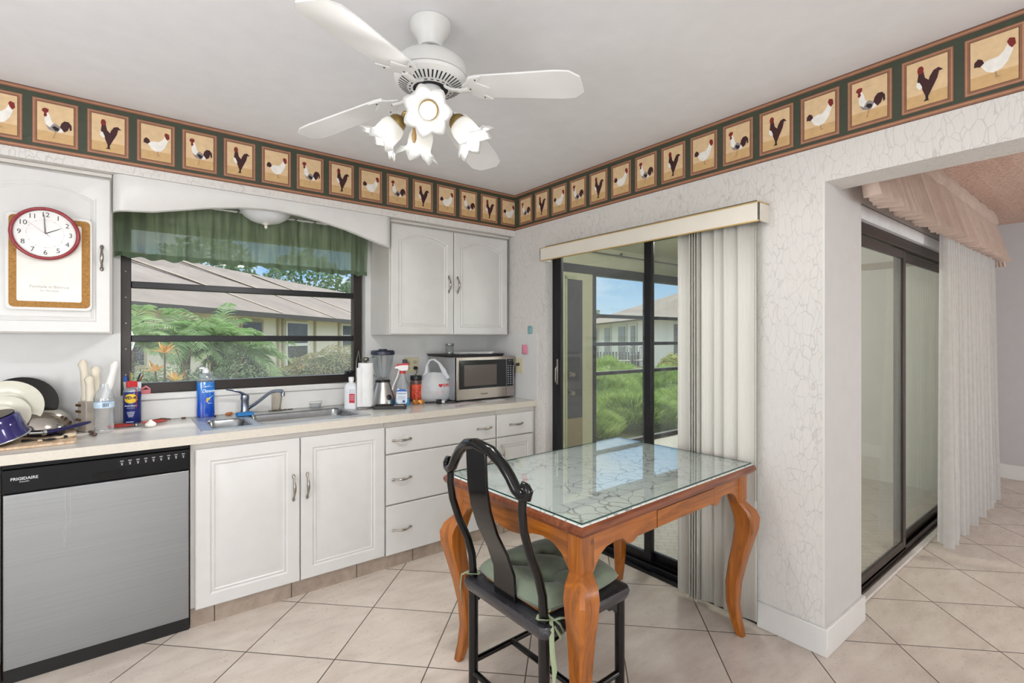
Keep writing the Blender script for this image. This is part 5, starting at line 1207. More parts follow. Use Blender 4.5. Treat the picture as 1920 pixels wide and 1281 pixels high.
m=MB(); m.lathe([(0,2.075),(.004,2.07),(.0085,2.045),(.008,2.03),(.004,2.018),(0,2.016)],(px_,py_,0),n=16); plab(obj('chain_pull',m,wood('pull_oak','9a7648','b8945f','c9a873',(30,30,3),False,.4),t),'turned wooden pull drop')

# ------------------------------------------------------------------ kitchen valance (green)
M_gr=cloth('green_checked_cloth','93a289',.65,alpha=.12,weave=640,var=.2,streak=34)
t_=MB(); NX=260
def fold(x,z): 
    k=max(0,(2.0-z)/.22)
    return .012*sin(x*46+sin(x*9)*1.6)*(.35+.65*k)+.007*sin(x*97+1.3*sin(x*21))+.012*sin(x*5)*k
rows=[]
for j in range(15):
    z0=2.10-.327*j/14; rows.append([( -2.392+1.357*i/NX-(.006*k_ if False else 0), -.062+fold(-2.392+1.357*i/NX,z0), z0+(.006*sin(i*.35)+.004*sin(i*.11) if j==14 else 0)) for i in range(NX+1) for k_ in (0,)])
t_.sheet(rows)
cv=thing('window_valance_curtain','gathered green checked fabric valance hanging across the window top','curtain',(-1.71,-.06,1.78))
obj('valance_cloth',t_,M_gr,cv,ang=80)
M_gr2=cloth('green_hem_cloth','66785f',.4,alpha=.04,weave=900,var=.2)
hm=MB(); rows=[]
for z0 in (1.802,1.790,1.774): rows.append([(-2.392+1.357*i/NX,-.0632+fold(-2.392+1.357*i/NX,z0),z0+(.006*sin(i*.35)+.004*sin(i*.11) if z0<1.78 else 0)) for i in range(NX+1)])
hm.sheet(rows); obj('hem',hm,M_gr2,cv,ang=80)
m=MB(); m.tube([(-2.394,-.066,2.09),(-1.0,-.066,2.09)],.006); obj('rod',m,M_white,cv)

# ------------------------------------------------------------------ vertical blinds
M_vb=P('blind_vinyl','cfcdc3',.5,var=.03,bump=.0)
vbn=NT('ribbed_vinyl'); v=vbn.coord(kind='World'); spv=vbn.n('ShaderNodeSeparateXYZ'); vbn.l(v,spv.inputs[0])
wv=vbn.math('SINE',vbn.math('MULTIPLY',vbn.math('ADD',spv.outputs[1],spv.outputs[0]),1150)); M_vb=vbn.bsdf('cfcdc5',.5,0,vbn.bump(wv,.25,.001))
t=VB=thing('vertical_blind','cream vertical blinds stacked at right under a long gilt-edged valance box','blind',(-.05,-1.53,0))
VX=-.098
m=MB(); m.box(VX,-2.276,1.880,VX+.010,-.783,1.964); m.box(VX,-2.276,1.880,0,-2.270,1.964); m.box(VX,-.789,1.880,0,-.783,1.964); obj('fascia',m,P('cream_vinyl','dcd6ca',.45,var=.02),t,bevel=.001)
m=MB(); m.box(VX-.002,-2.278,1.962,0,-.781,1.967); m.box(VX-.002,-2.278,1.877,VX+.012,-.781,1.882); plab(obj('edge_strip',m,P('gilt_edge','c0a061',.35,.3),t),'gilt edge strips')
m=MB(); m.box(-.065,-2.262,1.935,-.025,-.80,1.955); obj('headrail',m,M_white,VB)
def slat(y,ang,label,w=.089,zb_=.03,curve=.006):
    m=MB(); m.M=Matrix.Translation((-.046,y,0))@Matrix.Rotation(rad(ang),4,'Z')
    xs=[(-w/2+w*i/8, curve*(1-(2*i/8-1)**2)) for i in range(9)]
    m.sheet([[(b,a,zz) for a,b in xs] for zz in (zb_,.5,1.0,1.5,1.925)])
    return obj('slat',m,M_vb,VB,solid=.0012)
slat(-1.872,14,'left edge slat of the stacked vertical blinds, nearest the black mullion',.078,.02)
for k in range(4): slat(-1.926+-.014*k,82,'thin edge-on slat in the tight bundle of the vertical blinds',.080,.028)
slat(-2.012,20,'wide front-facing blind slat just right of the tight bundle',.085)
slat(-2.072,26,'narrow angled blind slat in the middle of the stack',.07,.032)
slat(-2.128,20,'broad ribbed blind slat left of the bead chain',.085,.032)
slat(-2.197,12,'rightmost broad blind slat beside the papered wall',.085,.032)
for yy in (-2.238,-2.246):
    m=MB()
    for k in range(0,1):
        pass
    vs=[]
    m.tube([(-.055,yy,.60),(-.055,yy,1.94)],.0012,n=5)
    for k in range(150): m.sphere((-.055,yy,.60+k*.0089),.0024,n=6)
    obj('bead_chain',m,P('chain_grey','9a9488',.4,.4),VB)

# ------------------------------------------------------------------ dining drapery
M_sheer=cloth('sheer_white','dcdad8',.5,alpha=.10,var=.04)
M_val=cloth('peach_pleated','d6c4b8',.35,alpha=0,var=.05)
t=thing('sheer_curtain','long white sheer pleated curtain hanging beside the dining slider','curtain',(2.5,-2.56,0))
m=MB(); NXc=300; rows=[]
for j in range(13):
    f=j/12; z=2.10-(2.10-.035)*f
    row=[]
    for i in range(NXc+1):
        u=i/NXc; x=1.80-.10*f+ (3.42-1.80+.12*f)*u
        y=-2.545-.02*f-(.028+.022*f)*sin(u*2*pi*24+.5*sin(u*31))-.012*f*sin(u*37)
        row.append((x,y,z+ (0 if j<12 else .012*sin(u*43))))
    rows.append(row)
m.sheet(rows); obj('sheer_cloth',m,M_sheer,t,ang=80)
t=thing('pleated_valance','peach pleated fabric valance flaring below the dining ceiling','valance',(2.0,-2.6,2.03))
m=MB(); NXv=520; rows=[]
prof=[(2.425,.03),(2.40,.04),(2.34,.05),(2.322,.040),(2.30,.045),(2.2,.065),(2.1,.085),(2.02,.10),(1.965,.11)]
for z,o in prof:
    row=[]
    for i in range(NXv+1):
        u=i/NXv; x=.20+(3.62-.20)*u
        tri=2*abs(2*((u*58)%1)-1)-1
        amp=.016+.034*((2.425-z)/.39)
        if z>2.33: amp=.024
        if abs(z-2.322)<.001: amp=.012
        y=-2.50-o-amp*(tri*.8+.2*sin(u*300))
        row.append((x,y,z+(.005*sin(u*210)+.035*u if z<2.0 else 0)))
    rows.append(row)
m.sheet(rows); obj('front_pleats',m,M_val,t,ang=50)
m=MB(); rows=[]
for z,o in prof:
    row=[]
    for i in range(41):
        u=i/40; y=-2.455+(-2.50-o+2.455)*u; x=3.62+.035*((2.425-z)/.39)+.008*sin(u*40)
        row.append((x,y,z))
    rows.append(row)
m.sheet(rows); obj('end_return',m,M_val,t,ang=60)
m=MB(); m.box(.20,-2.528,2.40,3.60,-2.510,2.43); obj('board',m,M_white,t)
m=MB(); m.box(1.6,-2.52,2.10,3.5,-2.50,2.12); tag(obj('curtain_track',m,M_white),'white track above the sheer curtain','track')
# ------------------------------------------------------------------ outdoors
def leaves(mb,n,fn,size,rnd,asp=.45,droop=0,mi=0,fold=False):
    """n leaf quads; fn(rnd)->(point, outward normal)"""
    for _ in range(n):
        p,nr=fn(rnd); p=Vector(p); nr=Vector(nr)+Vector((rnd.uniform(-1,1),rnd.uniform(-1,1),rnd.uniform(-1,1)))*.7
        if nr.length<1e-3: nr=Vector((0,0,1))
        nr.normalize(); d=nr.cross(Vector((rnd.uniform(-1,1),rnd.uniform(-1,1),rnd.uniform(-1,1))))
        if d.length<1e-3: continue
        d.normalize(); s=nr.cross(d); L=size*rnd.uniform(.6,1.3); w=L*asp*.5
        mb.add([tuple(p-d*L*.5),tuple(p+s*w),tuple(p+d*L*.5),tuple(p-s*w)],[(0,1,2,3)],mi)
def ell(c,rx,ry,rz,shell=.75,zmin=None):
    def f(r):
        while True:
            v=Vector((r.gauss(0,1),r.gauss(0,1),r.gauss(0,1)))
            if v.length<1e-3: continue
            v.normalize(); q=shell+(1-shell)*r.random()**.5
            lump=1+.10*sin(v.x*7+c[0])*sin(v.y*6+1)*sin(v.z*8)+.06*sin(v.x*17)*sin(v.z*15)
            p=(c[0]+v.x*rx*q*lump,c[1]+v.y*ry*q*lump,c[2]+v.z*rz*q*lump)
            if zmin is not None and p[2]<zmin: continue
            return p,(v.x/rx,v.y/ry,v.z/rz)
    return f
ZG=-.08
# lawn / ground
gt=NT('ground_grass'); v=gt.coord(kind='World'); n=gt.noise(.8,v,6,.7); gm_=gt.bsdf(gt.ramp(n,[(.3,'77794f'),(.55,'909265'),(.75,'a5a278')]),.9,0,gt.bump(gt.noise(60,v,4),.6,.02))
m=MB(); m.box(-30,.13,ZG-.3,60,70,ZG); m.box(3.4,-12,ZG-.3,60,.13,ZG); struct('ground',m,gm_,smooth=False)
# house across the garden (seen through the kitchen window)
D=Vector((.6803,.7329,0)); N=Vector((-.7329,.6803,0)); A0_=Vector((-.275,15.5,0))
def W(s,o,z): p=A0_+D*s+N*o; return (p.x,p.y,z)
M_hw=P('house_cream','e0d5c2',.8,var=.03,scale=2)
rt=NT('roof_shingle'); v=rt.coord(kind='World'); n1=rt.noise(.7,v,5,.7); n2=rt.noise(9,v,4,.7); 
rtm=rt.bsdf(rt.mix(rt.math('MULTIPLY',n2,.5),rt.ramp(n1,[(.3,'80736c'),(.55,'92857b'),(.75,'a09388')]),'6a5f58'),.9)
t=thing('neighbour_house','cream bungalow with low brown shingle roof seen through kitchen window','house',tuple(A0_+D*10),'bungalows across the garden')
m=MB()
def wbox(s0,s1,o0,o1,z0,z1,mi=0,mb=None):
    mb=mb or m
    vs=[W(s0,o0,z0),W(s1,o0,z0),W(s1,o1,z0),W(s0,o1,z0),W(s0,o0,z1),W(s1,o0,z1),W(s1,o1,z1),W(s0,o1,z1)]
    mb.add(vs,[(0,3,2,1),(4,5,6,7),(0,1,5,4),(1,2,6,5),(2,3,7,6),(3,0,4,7)],mi)
wbox(-9,30,0,6,ZG,2.32); obj('wall',m,M_hw,t,smooth=False)
m=MB()
rv=[W(-10,-.55,2.24),W(31,-.55,2.24),W(31,5,4.85),W(-10,5,4.62),W(31,11,2.2),W(-10,11,2.2)]
m.add(rv,[(0,1,2,3),(3,2,4,5),(0,3,5)]); obj('roof',m,rtm,t,smooth=False,solid=.1)
m=MB(); wbox(-10,31,-.60,-.52,2.10,2.28); obj('fascia',m,P('fascia_dark','4a4744',.8),t,smooth=False)
# flashing ridges on the roof
m=MB()
for s0,s1 in ((-.5,3.6),(4.2,8.3),(9.5,13.5)):
    a=Vector(W(s1,-.5,2.32)); b=Vector(W(s0,4.6,4.66)); m.tube([tuple(a),tuple((a+b)/2+Vector((0,0,.03))),tuple(b)],.09,n=6,flat=.4)
obj('roof_seam',m,P('seam_tan','b3a491',.8),t)
M_wg=P('house_window_glass','2e3338',.15,var=.3,scale=3); M_fr=P('house_trim_white','e2ded2',.6); M_sh=P('pipe_beige','b3a58b',.7)
for s0,s1,z0,z1,bar in ((.2,1.15,.3,1.75,False),(1.75,2.9,.2,1.92,False),(4.75,6.4,.12,1.96,True),(10.2,12.2,.85,1.98,True),(-4,-2.6,.6,1.85,False),(15,17,.85,1.98,True)):
    m=MB(); wbox(s0-.12,s1+.12,-.06,0,z0-.1,z1+.1); f_=obj('window_frame',m,M_fr if bar else M_sh,t,smooth=False)
    m=MB(); wbox(s0,s1,-.075,-.055,z0,z1); pn=obj('window_pane',m,M_wg,f_,smooth=False)
    if bar: m=MB(); zm=(z0+z1)/2; wbox(s0,s1,-.09,-.07,zm-.06,zm+.06); obj('window_rail',m,M_fr,f_,smooth=False)
m=MB()
for s in (4.0,4.35,7.1,9.7): wbox(s,s+.1,-.1,0,ZG,2.2)
obj('downpipe',m,M_sh,t,smooth=False)
# second house beyond the porch
t=thing('neighbour_house','pale bungalow with hipped grey-brown roof seen through the porch windows','house',(17,10.8,0),'bungalows across the garden')
Q=[Vector((24.5,22.0,0)),Vector((16.93,10.8,0)),Vector((18.2,4.5,0))]
m=MB()
for a,b in ((Q[0],Q[1]),(Q[1],Q[2])):
    d=(b-a).normalized(); nn_=Vector((-d.y,d.x,0))
    vs=[tuple(a+Vector((0,0,ZG))),tuple(b+Vector((0,0,ZG))),tuple(b+Vector((0,0,2.2))),tuple(a+Vector((0,0,2.2)))]
    m.add(vs,[(0,1,2,3)])
c_=Vector((27,7,0)); m.add([tuple(Q[0]+Vector((0,0,ZG))),tuple(Q[0]+Vector((0,0,2.2))),(32,14,2.2),(32,14,ZG)],[(0,1,2,3)]); m.add([tuple(Q[2]+Vector((0,0,ZG))),tuple(Q[2]+Vector((0,0,2.2))),(32,4,2.2),(32,4,ZG)],[(0,1,2,3)])
obj('wall',m,P('house_pale','e3e1da',.8,var=.03,scale=2),t,smooth=False)
m=MB(); e=[Vector((24.0,22.9,2.22)),Vector((16.2,10.7,2.22)),Vector((17.5,3.8,2.22)),Vector((33,3.5,2.22)),Vector((33,20,2.22))]
ap=Vector((21.6,11.3,4.05)); ap2=Vector((27,16,4.05))
m.add([tuple(x) for x in e]+[tuple(ap),tuple(ap2)],[(0,1,5,6),(1,2,5),(2,3,6,5),(3,4,6),(4,0,6),(0,4,3,2,1)]); obj('roof',m,rtm,t,smooth=False)
def qbox(a,b,u0,u1,z0,z1,off):
    d=(b-a); L=d.length; d.normalize(); nn_=Vector((d.y,-d.x,0))
    if (Vector((-2.3,-3.3,0))-a).dot(nn_)<0: nn_=-nn_
    p=[a+d*u0+nn_*off,a+d*u1+nn_*off]; mm=MB(); mm.add([(p[0].x,p[0].y,z0),(p[1].x,p[1].y,z0),(p[1].x,p[1].y,z1),(p[0].x,p[0].y,z1)],[(0,1,2,3)]); return mm
for a,b,u0,u1,z0,z1 in ((Q[0],Q[1],2,3.2,.0,1.95),(Q[0],Q[1],5.2,6.4,.0,1.95),(Q[0],Q[1],8.3,9.6,.0,1.95),(Q[0],Q[1],10.6,11.3,.0,1.95),(Q[1],Q[2],1.1,2.2,.55,1.95),(Q[1],Q[2],3.2,4.2,.55,1.95)):
    f_=obj('window_frame',qbox(a,b,u0-.15,u1+.15,z0-.12,z1+.12,.04),M_fr,t,smooth=False,solid=.03); obj('window_pane',qbox(a,b,u0,u1,z0,z1,.08),P('slate_glass','6f7276',.3,var=.3),f_,smooth=False,solid=.02)
m=MB(); m.box(12.2,9.0,ZG,15.8,14.5,ZG+.06); struct('ground_terrace',m,P('terrace_pink','c9b3a8',.8,var=.08,scale=3),smooth=False)
# garden chair
M_gm=P('garden_metal','8b8587',.5,.3)
def gchair(x,y,rz,label):
    t=thing('garden_chair',label,'chair',(x,y,ZG+.06),'garden chairs on the far terrace')
    Mx=Matrix.Translation((x,y,ZG+.06))@Matrix.Rotation(rz,4,'Z')
    m=MB(); m.M=Mx; m.box(-.27,-.25,.40,.27,.27,.44); obj('seat',m,M_gm,t,bevel=.01)
    m=MB(); m.M=Mx
    for k in range(7): xx=-.25+.0833*k; m.tube([(xx,.25,.42),(xx,.38,.95)],.012,n=6)
    m.tube([(-.27,.38,.95),(0,.40,1.02),(.27,.38,.95)],.02,n=8); obj('backrest',m,M_gm,t)
    for sx in (-1,1):
        m=MB(); m.M=Mx; m.tube([(sx*.28,.30,.66),(sx*.30,-.22,.66),(sx*.28,-.25,.42)],.018,n=8); obj('armrest',m,M_gm,t)
        for sy in (-1,1): m=MB(); m.M=Mx; m.tube([(sx*.25,sy*.22,.42),(sx*.29,sy*.30,0)],.017,n=8); obj('leg',m,M_gm,t)
gchair(13.6,9.7,rad(-60),'grey metal garden chair on the pink terrace, further left')
gchair(14.4,9.4,rad(-75),'grey metal garden chair on the pink terrace, nearer the mullion')
# low screen behind
m=MB()
for k in range(40): 
    x=13.2+k*.12; y=16.2-k*.10; m.box(x-.04,y-.02,ZG,x+.04,y+.02,.62)
m.box(13.2,15.9,.5,13.25,16.2,.6)
tag(obj('picket_screen',m,P('screen_grey','77767f',.8)),'low grey slatted screen behind the garden chairs','fence')

# plants
rnd=random.Random(11)
M_tree=leafmat('tree_leaves','55684a','748c66','9cb088',.5)
k=0
for (x,y,z,rx,rz) in ((-6,52,6.4,4.4,4.6),(3.5,50,6.4,4.4,4.6),(12.8,53,6.2,4.4,4.6),(22,55,6.0,4.4,4.4),(31.5,56,5.8,4.4,4.4)):
    t=thing('background_tree','green tree crown rising beyond the shingle roof of the bungalow','tree',(x,y,ZG),'trees beyond the bungalow roof')
    m=MB(); m.tube([(x,y,ZG),(x+.2,y,2.0),(x,y,4)],[.3,.25,.15],n=8); obj('trunk',m,P('bark','5d5248',.9,var=.3),t)
    m=MB(); leaves(m,2600,ell((x,y,z),rx,rx*.8,rz,.6),.62,rnd); obj('foliage',m,M_tree,t,smooth=False)
t=thing('background_tree','small dark rounded tree on the horizon left of the hipped roof','tree',(40,38,ZG))
m=MB(); m.tube([(40,38,ZG),(40,38,3)],[.3,.2],n=8); obj('trunk',m,P('bark2','5d5248',.9),t)
m=MB(); leaves(m,1500,ell((40,38,3.4),3.0,2.2,1.9,.6),.5,rnd); obj('foliage',m,leafmat('far_leaves','56654f','6f7d66','8a957d',.5),t,smooth=False)
# clipped hedge
t=thing('clipped_hedge','rounded clipped hedge with orange-tipped leaves outside the kitchen window','hedge',(2.35,9.6,ZG))
m=MB(); leaves(m,16000,ell((2.35,9.6,.25),1.95,1.2,.86,.9,ZG),.05,rnd,.6); obj('foliage',m,leafmat('hedge_leaves','6f7a4a','95966a','b89564',3),t,smooth=False)
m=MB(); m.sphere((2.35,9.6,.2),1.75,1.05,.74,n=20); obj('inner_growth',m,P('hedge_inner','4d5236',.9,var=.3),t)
# palm
M_palm=leafmat('palm_leaves','6b8c50','98b678','c6d8a6',1.2,.45)
t=thing('palm_tree','feathery green palm arching outside the left half of the kitchen window','palm',(-1.45,6.0,ZG))
def frond(mb,base,az,el,L,rnd,droop=1.0):
    P0=Vector(base); pts=[]; d=Vector((cos(az)*cos(el),sin(az)*cos(el),sin(el))); p=P0.copy(); n_=14
    for i in range(n_+1):
        pts.append(p.copy()); p=p+d*(L/n_); d=(d+Vector((0,0,-.105*droop))).normalized()
    mb.tube([tuple(q) for q in pts],[.012*(1-i/(n_+2)) for i in range(n_+1)],n=5)
    for i in range(2,n_):
        for h in (0,.5):
            q=pts[i].lerp(pts[i+1],h); tdir=(pts[i+1]-pts[i]).normalized(); sd=tdir.cross(Vector((0,0,1)))
            if sd.length<.01: continue
            sd.normalize(); up=sd.cross(tdir)
            ll=L*.30*math.sin(pi*(.12+.86*(i+h)/n_))**.7
            for s in (-1,1):
                e_=(sd*s*.85+tdir*.75+up*rnd.uniform(-.15,.35)+Vector((0,0,-.1))).normalized(); tip=q+e_*ll+Vector((0,0,-.25*ll)); mid=q+e_*ll*.5; w=tdir*.011
                mb.add([tuple(q-w),tuple(q+w),tuple(mid+w),tuple(tip),tuple(mid-w)],[(0,1,2,3,4)])
m=MB()
for (bx_,by_,bz_) in ((-1.6,6.0,1.25),(-1.15,6.3,1.3),(-2.3,5.9,1.2),(-.85,6.0,1.0)):
    for q in range(19):
        frond(m,(bx_,by_,bz_),2*pi*q/19+rnd.uniform(-.2,.2),rad(rnd.uniform(15,72)),rnd.uniform(.7,1.1),rnd,rnd.uniform(.9,1.5))
obj('fronds',m,M_palm,t,smooth=False)
m=MB()
for (bx_,by_,bz_) in ((-1.6,6.0,1.25),(-1.15,6.3,1.3),(-2.3,5.9,1.2),(-.85,6.0,1.0)):
    m.tube([(bx_+rnd.uniform(-.1,.1),by_,ZG),(bx_-.03,by_,bz_*.5),(bx_,by_,bz_)],[.10,.07,.06],n=10)
obj('trunk',m,P('palm_trunk','6d5a48',.9,var=.4,bump=.6,bs=30),t)
# shrubs under the palm
M_s1=leafmat('shrub_leaves','4f6141','7b8f62','a7b58b',2.5); M_s2=leafmat('grey_shrub','6d7668','8f9a88','b4bba8',3)
for (x,y,z,rx,rz,n_,mt,lb) in ((-2.0,4.9,.25,.7,.75,4200,M_s1,'dark green shrub below the left end of the palm'),(-.95,5.6,.30,.6,.75,4200,M_s1,'bright green shrub right of the palm trunks'),(-.35,6.2,.15,.7,.6,4000,M_s2,'grey-green shrub left of the clipped hedge'),(.5,7.2,.05,.7,.42,2400,M_s2,'low grey shrub in front of the cream house wall'),(-1.5,5.2,.20,.6,.7,3600,M_s2,'grey shrub between the palm trunks')):
    m=MB(); leaves(m,n_,ell((x,y,z),rx,rx*.8,rz,.5,ZG),.085,rnd,.28); tag(obj('garden_shrub',m,mt,smooth=False),lb,'shrub','shrubs under the palm')
# croton (orange leaves) at the left edge
M_cr=leafmat('croton_leaves','8a5a2c','d39a4a','c9b85c',9)
t=thing('croton_plant','orange and yellow leaved croton just outside the window at left','plant',(-1.95,3.3,ZG))
m=MB()
for (hx,hy,hz) in ((-2.02,3.25,1.18),(-2.10,3.3,.98),(-1.92,3.35,.86)):
    for q in range(11):
        a=2*pi*q/11+rnd.random()*.4; e=rad(rnd.uniform(5,60)); L=rnd.uniform(.14,.22); d=Vector((cos(a)*cos(e),sin(a)*cos(e),sin(e))); s=d.cross(Vector((0,0,1))).normalized()*.022; b=Vector((hx,hy,hz)); m.add([tuple(b),tuple(b+d*L*.4+s),tuple(b+d*L-Vector((0,0,.02))),tuple(b+d*L*.4-s)],[(0,1,2,3)])
obj('foliage',m,M_cr,t,smooth=False)
m=MB()
for (hx,hy,hz) in ((-2.02,3.25,1.18),(-2.10,3.3,.98),(-1.92,3.35,.86)): m.tube([(-2.0,3.3,ZG),(hx,hy,hz)],.010,n=6)
for q in (0,1.3,3.1,5.2): m.tube([(-1.8+.1*q,4.2,ZG),(-1.80+.1*q+rnd.uniform(-.03,.03),4.22,.6),(-1.85+.12*q+rnd.uniform(-.2,.2),4.25,1.05+rnd.random()*.2)],.007,n=5)
obj('stem',m,P('twig','6a5a4a',.9),t)
# asparagus fern mass behind the porch
M_fern=leafmat('fern_needles','56733a','93ad5c','cddc92',7,.4)
def fern(cx_,cy_,r,h,n,label,mt):
    m=MB()
    for _ in range(n):
        a=rnd.random()*2*pi; q=math.sqrt(rnd.random()); x=cx_+cos(a)*q*r; y=cy_+sin(a)*q*r
        zt=ZG+h*(1-q*q*.55)*(1+.10*sin(x*9)*sin(y*8)); d=Vector((cos(a)*q+rnd.uniform(-.5,.5),sin(a)*q+rnd.uniform(-.5,.5),.75)).normalized(); L=rnd.uniform(.08,.17); b=Vector((x,y,zt-rnd.random()*.12)); s=d.cross(Vector((rnd.uniform(-1,1),rnd.uniform(-1,1),.2))).normalized()*.0075
        m.add([tuple(b-s),tuple(b+s),tuple(b+d*L)],[(0,1,2)])
    t=thing('fern_bush',label,'shrub',(cx_,cy_,ZG),'feathery fern bushes outside the porch')
    obj('foliage',m,mt,t,smooth=False)
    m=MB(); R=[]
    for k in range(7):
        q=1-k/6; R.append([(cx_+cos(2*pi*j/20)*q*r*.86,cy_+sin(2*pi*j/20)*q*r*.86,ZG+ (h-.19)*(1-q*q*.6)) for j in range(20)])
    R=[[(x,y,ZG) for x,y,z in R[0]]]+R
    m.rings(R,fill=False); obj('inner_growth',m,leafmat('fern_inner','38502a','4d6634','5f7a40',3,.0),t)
for c in ((2.5,1.7,.80,.52,11000,'feathery fern bush right against the left porch pane'),(4.1,1.75,.80,.52,11000,'feathery fern bush right against the right porch pane'),(3.1,3.35,.95,.74,11000,'feathery fern bush in the middle row behind the left pane'),(4.95,3.3,.92,.74,11000,'feathery fern bush in the middle row behind the porch post'),(4.4,5.25,1.1,.90,9000,'tall pale fern bush at the back left'),(6.9,5.0,1.15,.90,9000,'tall pale fern bush at the back right'),(5.75,1.7,.80,.52,9000,'feathery fern bush beyond the far porch corner'),(6.9,3.1,.95,.74,9000,'feathery fern bush in the middle row at far right')):
    fern(*c,M_fern)
# yellow-green shrub with broad leaves
t=thing('broadleaf_shrub','yellow-green broad-leaved shrub outside the left porch pane','shrub',(3.1,4.0,ZG))
m=MB()
def whorl(c,L,n_,w):
    for q in range(n_):
        a=2*pi*q/n_+rnd.random()*.5; e=rad(rnd.uniform(10,75)); l=L*rnd.uniform(.7,1.2); d=Vector((cos(a)*cos(e),sin(a)*cos(e),sin(e))); s=d.cross(Vector((0,0,1))).normalized()*w; b=Vector(c); mdl=b+d*l*.5+Vector((0,0,.01))
        m.add([tuple(b),tuple(mdl+s),tuple(b+d*l),tuple(mdl-s)],[(0,1,2,3)])
tw=[((3.05,4.0,1.00),.26,9,.045),((3.25,4.05,1.46),.30,6,.04),((2.9,4.0,1.30),.24,8,.035),((3.35,4.1,1.18),.20,8,.035),((3.1,4.15,1.25),.2,9,.035),((2.8,4.2,1.15),.25,9,.04),((3.0,4.3,1.24),.25,9,.04)]
for q in tw: whorl(*q)
obj('foliage',m,leafmat('lime_leaves','8f9a3a','b9bf55','d9cc62',5,.5),t,smooth=False)
m=MB()
for q in tw: m.tube([(3.1,4.1,ZG),(3.12,4.1,.6),q[0]],.011,n=6)
obj('stem',m,P('twig2','6a5a4a',.9),t)
t=thing('rounded_bush','small rounded yellow-green bush at the foot of the pale house','shrub',(15.0,8.3,ZG))
m=MB(); leaves(m,2600,ell((15.0,8.3,.1),.65,.6,.6,.8,ZG),.09,rnd,.6); obj('foliage',m,leafmat('bush_lime','7f8a44','a8ab5a','c9b860',3),t,smooth=False)
t=thing('rounded_bush','low green bush beside the rounded bush by the pale house','shrub',(16.2,7.1,ZG))
m=MB(); leaves(m,1800,ell((16.2,7.1,.0),.8,.6,.35,.8,ZG),.09,rnd,.6); obj('foliage',m,M_s1,t,smooth=False)

# ------------------------------------------------------------------ light
w=bpy.data.worlds.new('World'); sc.world=w; w.use_nodes=True; nt=w.node_tree; nt.nodes.clear()
out=nt.nodes.new('ShaderNodeOutputWorld'); bg=nt.nodes.new('ShaderNodeBackground'); tc=nt.nodes.new('ShaderNodeTexCoord'); sp=nt.nodes.new('ShaderNodeSeparateXYZ'); nt.links.new(tc.outputs['Generated'],sp.inputs[0])
gr=nt.nodes.new('ShaderNodeValToRGB'); e=gr.color_ramp.elements
e[0].position=.0; e[0].color=(.26,.32,.38,1); e[1].position=.75; e[1].color=(.78,.84,.92,1); x=e.new(.12); x.color=(.13,.23,.37,1); x=e.new(.32); x.color=(.22,.32,.48,1)
nt.links.new(sp.outputs[2],gr.inputs[0])
mp=nt.nodes.new('ShaderNodeMapping'); mp.inputs['Scale'].default_value=(1,1,2.6); nt.links.new(tc.outputs['Generated'],mp.inputs[0])
nz=nt.nodes.new('ShaderNodeTexNoise'); nz.inputs['Scale'].default_value=3.2; nz.inputs['Detail'].default_value=7; nz.inputs['Roughness'].default_value=.6; nt.links.new(mp.outputs[0],nz.inputs['Vector'])
cr_=nt.nodes.new('ShaderNodeValToRGB'); cr_.color_ramp.elements[0].position=.48; cr_.color_ramp.elements[1].position=.68; nt.links.new(nz.outputs['Fac'],cr_.inputs[0])
mx=nt.nodes.new('ShaderNodeMix'); mx.data_type='RGBA'; nt.links.new(cr_.outputs[0],mx.inputs[0]); nt.links.new(gr.outputs[0],mx.inputs[6]); mx.inputs[7].default_value=(.36,.38,.40,1)
nt.links.new(mx.outputs[2],bg.inputs[0]); bg.inputs[1].default_value=WORLD; nt.links.new(bg.outputs[0],out.inputs[0])
L=bpy.data.lights.new('sun','SUN'); L.energy=3.0; L.angle=rad(6); L.color=(1,.96,.9); so=bpy.data.objects.new('sun',L); so.rotation_euler=Vector((-.6,-.42,-.7)).to_track_quat('-Z','Y').to_euler(); C.objects.link(so)
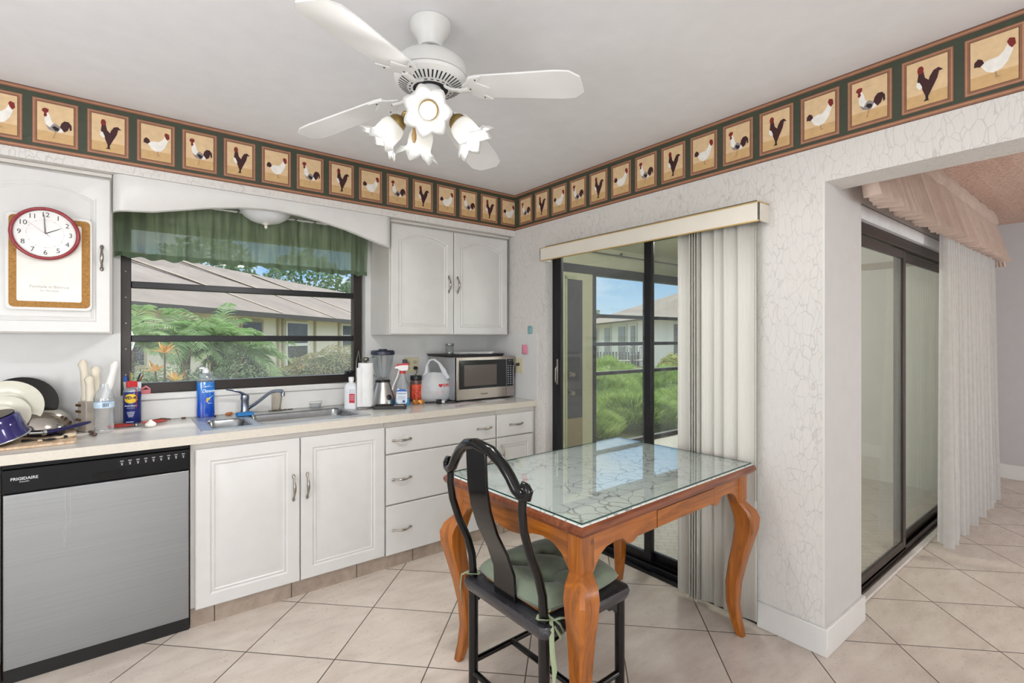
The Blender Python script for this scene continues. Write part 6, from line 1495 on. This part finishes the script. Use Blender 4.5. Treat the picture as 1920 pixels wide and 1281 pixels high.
# unseen fill lamps on stands, added out of view to brighten the rooms
def lamp(x,y,z,pw,r,label):
    t=thing('fill_lamp',label,'lamp',(x,y,0))
    m=MB(); m.lathe([(.14,0),(.14,.02),(.02,.03)],(x,y,0),n=24); m.tube([(x,y,.02),(x,y,z-r*.4)],.012); obj('stand',m,M_nickel,t)
    m=MB(); m.sphere((x,y,z),r*.5,n=24); obj('fill_globe',m,emis('fill_glow','fff8ee',3),t)
    L=bpy.data.lights.new('fill_light','POINT'); L.energy=pw; L.shadow_soft_size=r; L.color=(.93,.965,1); o=bpy.data.objects.new('fill_light',L); o.location=(x,y,z); C.objects.link(o)
lamp(-3.7,-2.3,1.15,LPK*.75,.30,'added white globe fill lamp at the left end of the kitchen')
lamp(-3.2,-5.3,1.3,LPK,.35,'added white globe fill lamp behind the viewpoint in the kitchen')
lamp(-2.6,-6.4,1.3,LPK*1.3,.35,'added white globe fill lamp between kitchen and dining area')
lamp(2.2,-5.0,1.3,LPD,.35,'added white globe fill lamp in the dining area')
m=MB(); m.lathe([(.12,0),(.12,-.03),(.08,-.05),(0,-.055)],(1.0,-1.2,ZC),n=28); tag(obj('porch_fill_lamp',m,emis('porch_fill_glow','fff8ee',2)),'added round fill lamp on the porch ceiling, out of view','lamp')  # unseen lamp added to brighten the porch, with its point light below
L=bpy.data.lights.new('porch_fill_light','POINT'); L.energy=45; L.shadow_soft_size=.12; o=bpy.data.objects.new('porch_fill_light',L); o.location=(1.0,-1.2,2.2); C.objects.link(o)
# ------------------------------------------------------------------ camera
cd=bpy.data.cameras.new('camera'); cam=bpy.data.objects.new('camera',cd); C.objects.link(cam); sc.camera=cam
cd.sensor_width=36; cd.lens=36*924.6414/1920; cd.shift_y=-(640.5-632.87)/1920; cd.clip_start=.05; cd.clip_end=300
cam.location=(-2.3356,-3.3437,1.3527); cam.rotation_euler=(pi/2,0,.9091-pi/2)
sc.view_settings.view_transform='Standard'; sc.view_settings.look='None'; sc.view_settings.exposure=EXPO; sc.view_settings.gamma=1; sc.view_settings.use_curve_mapping=False
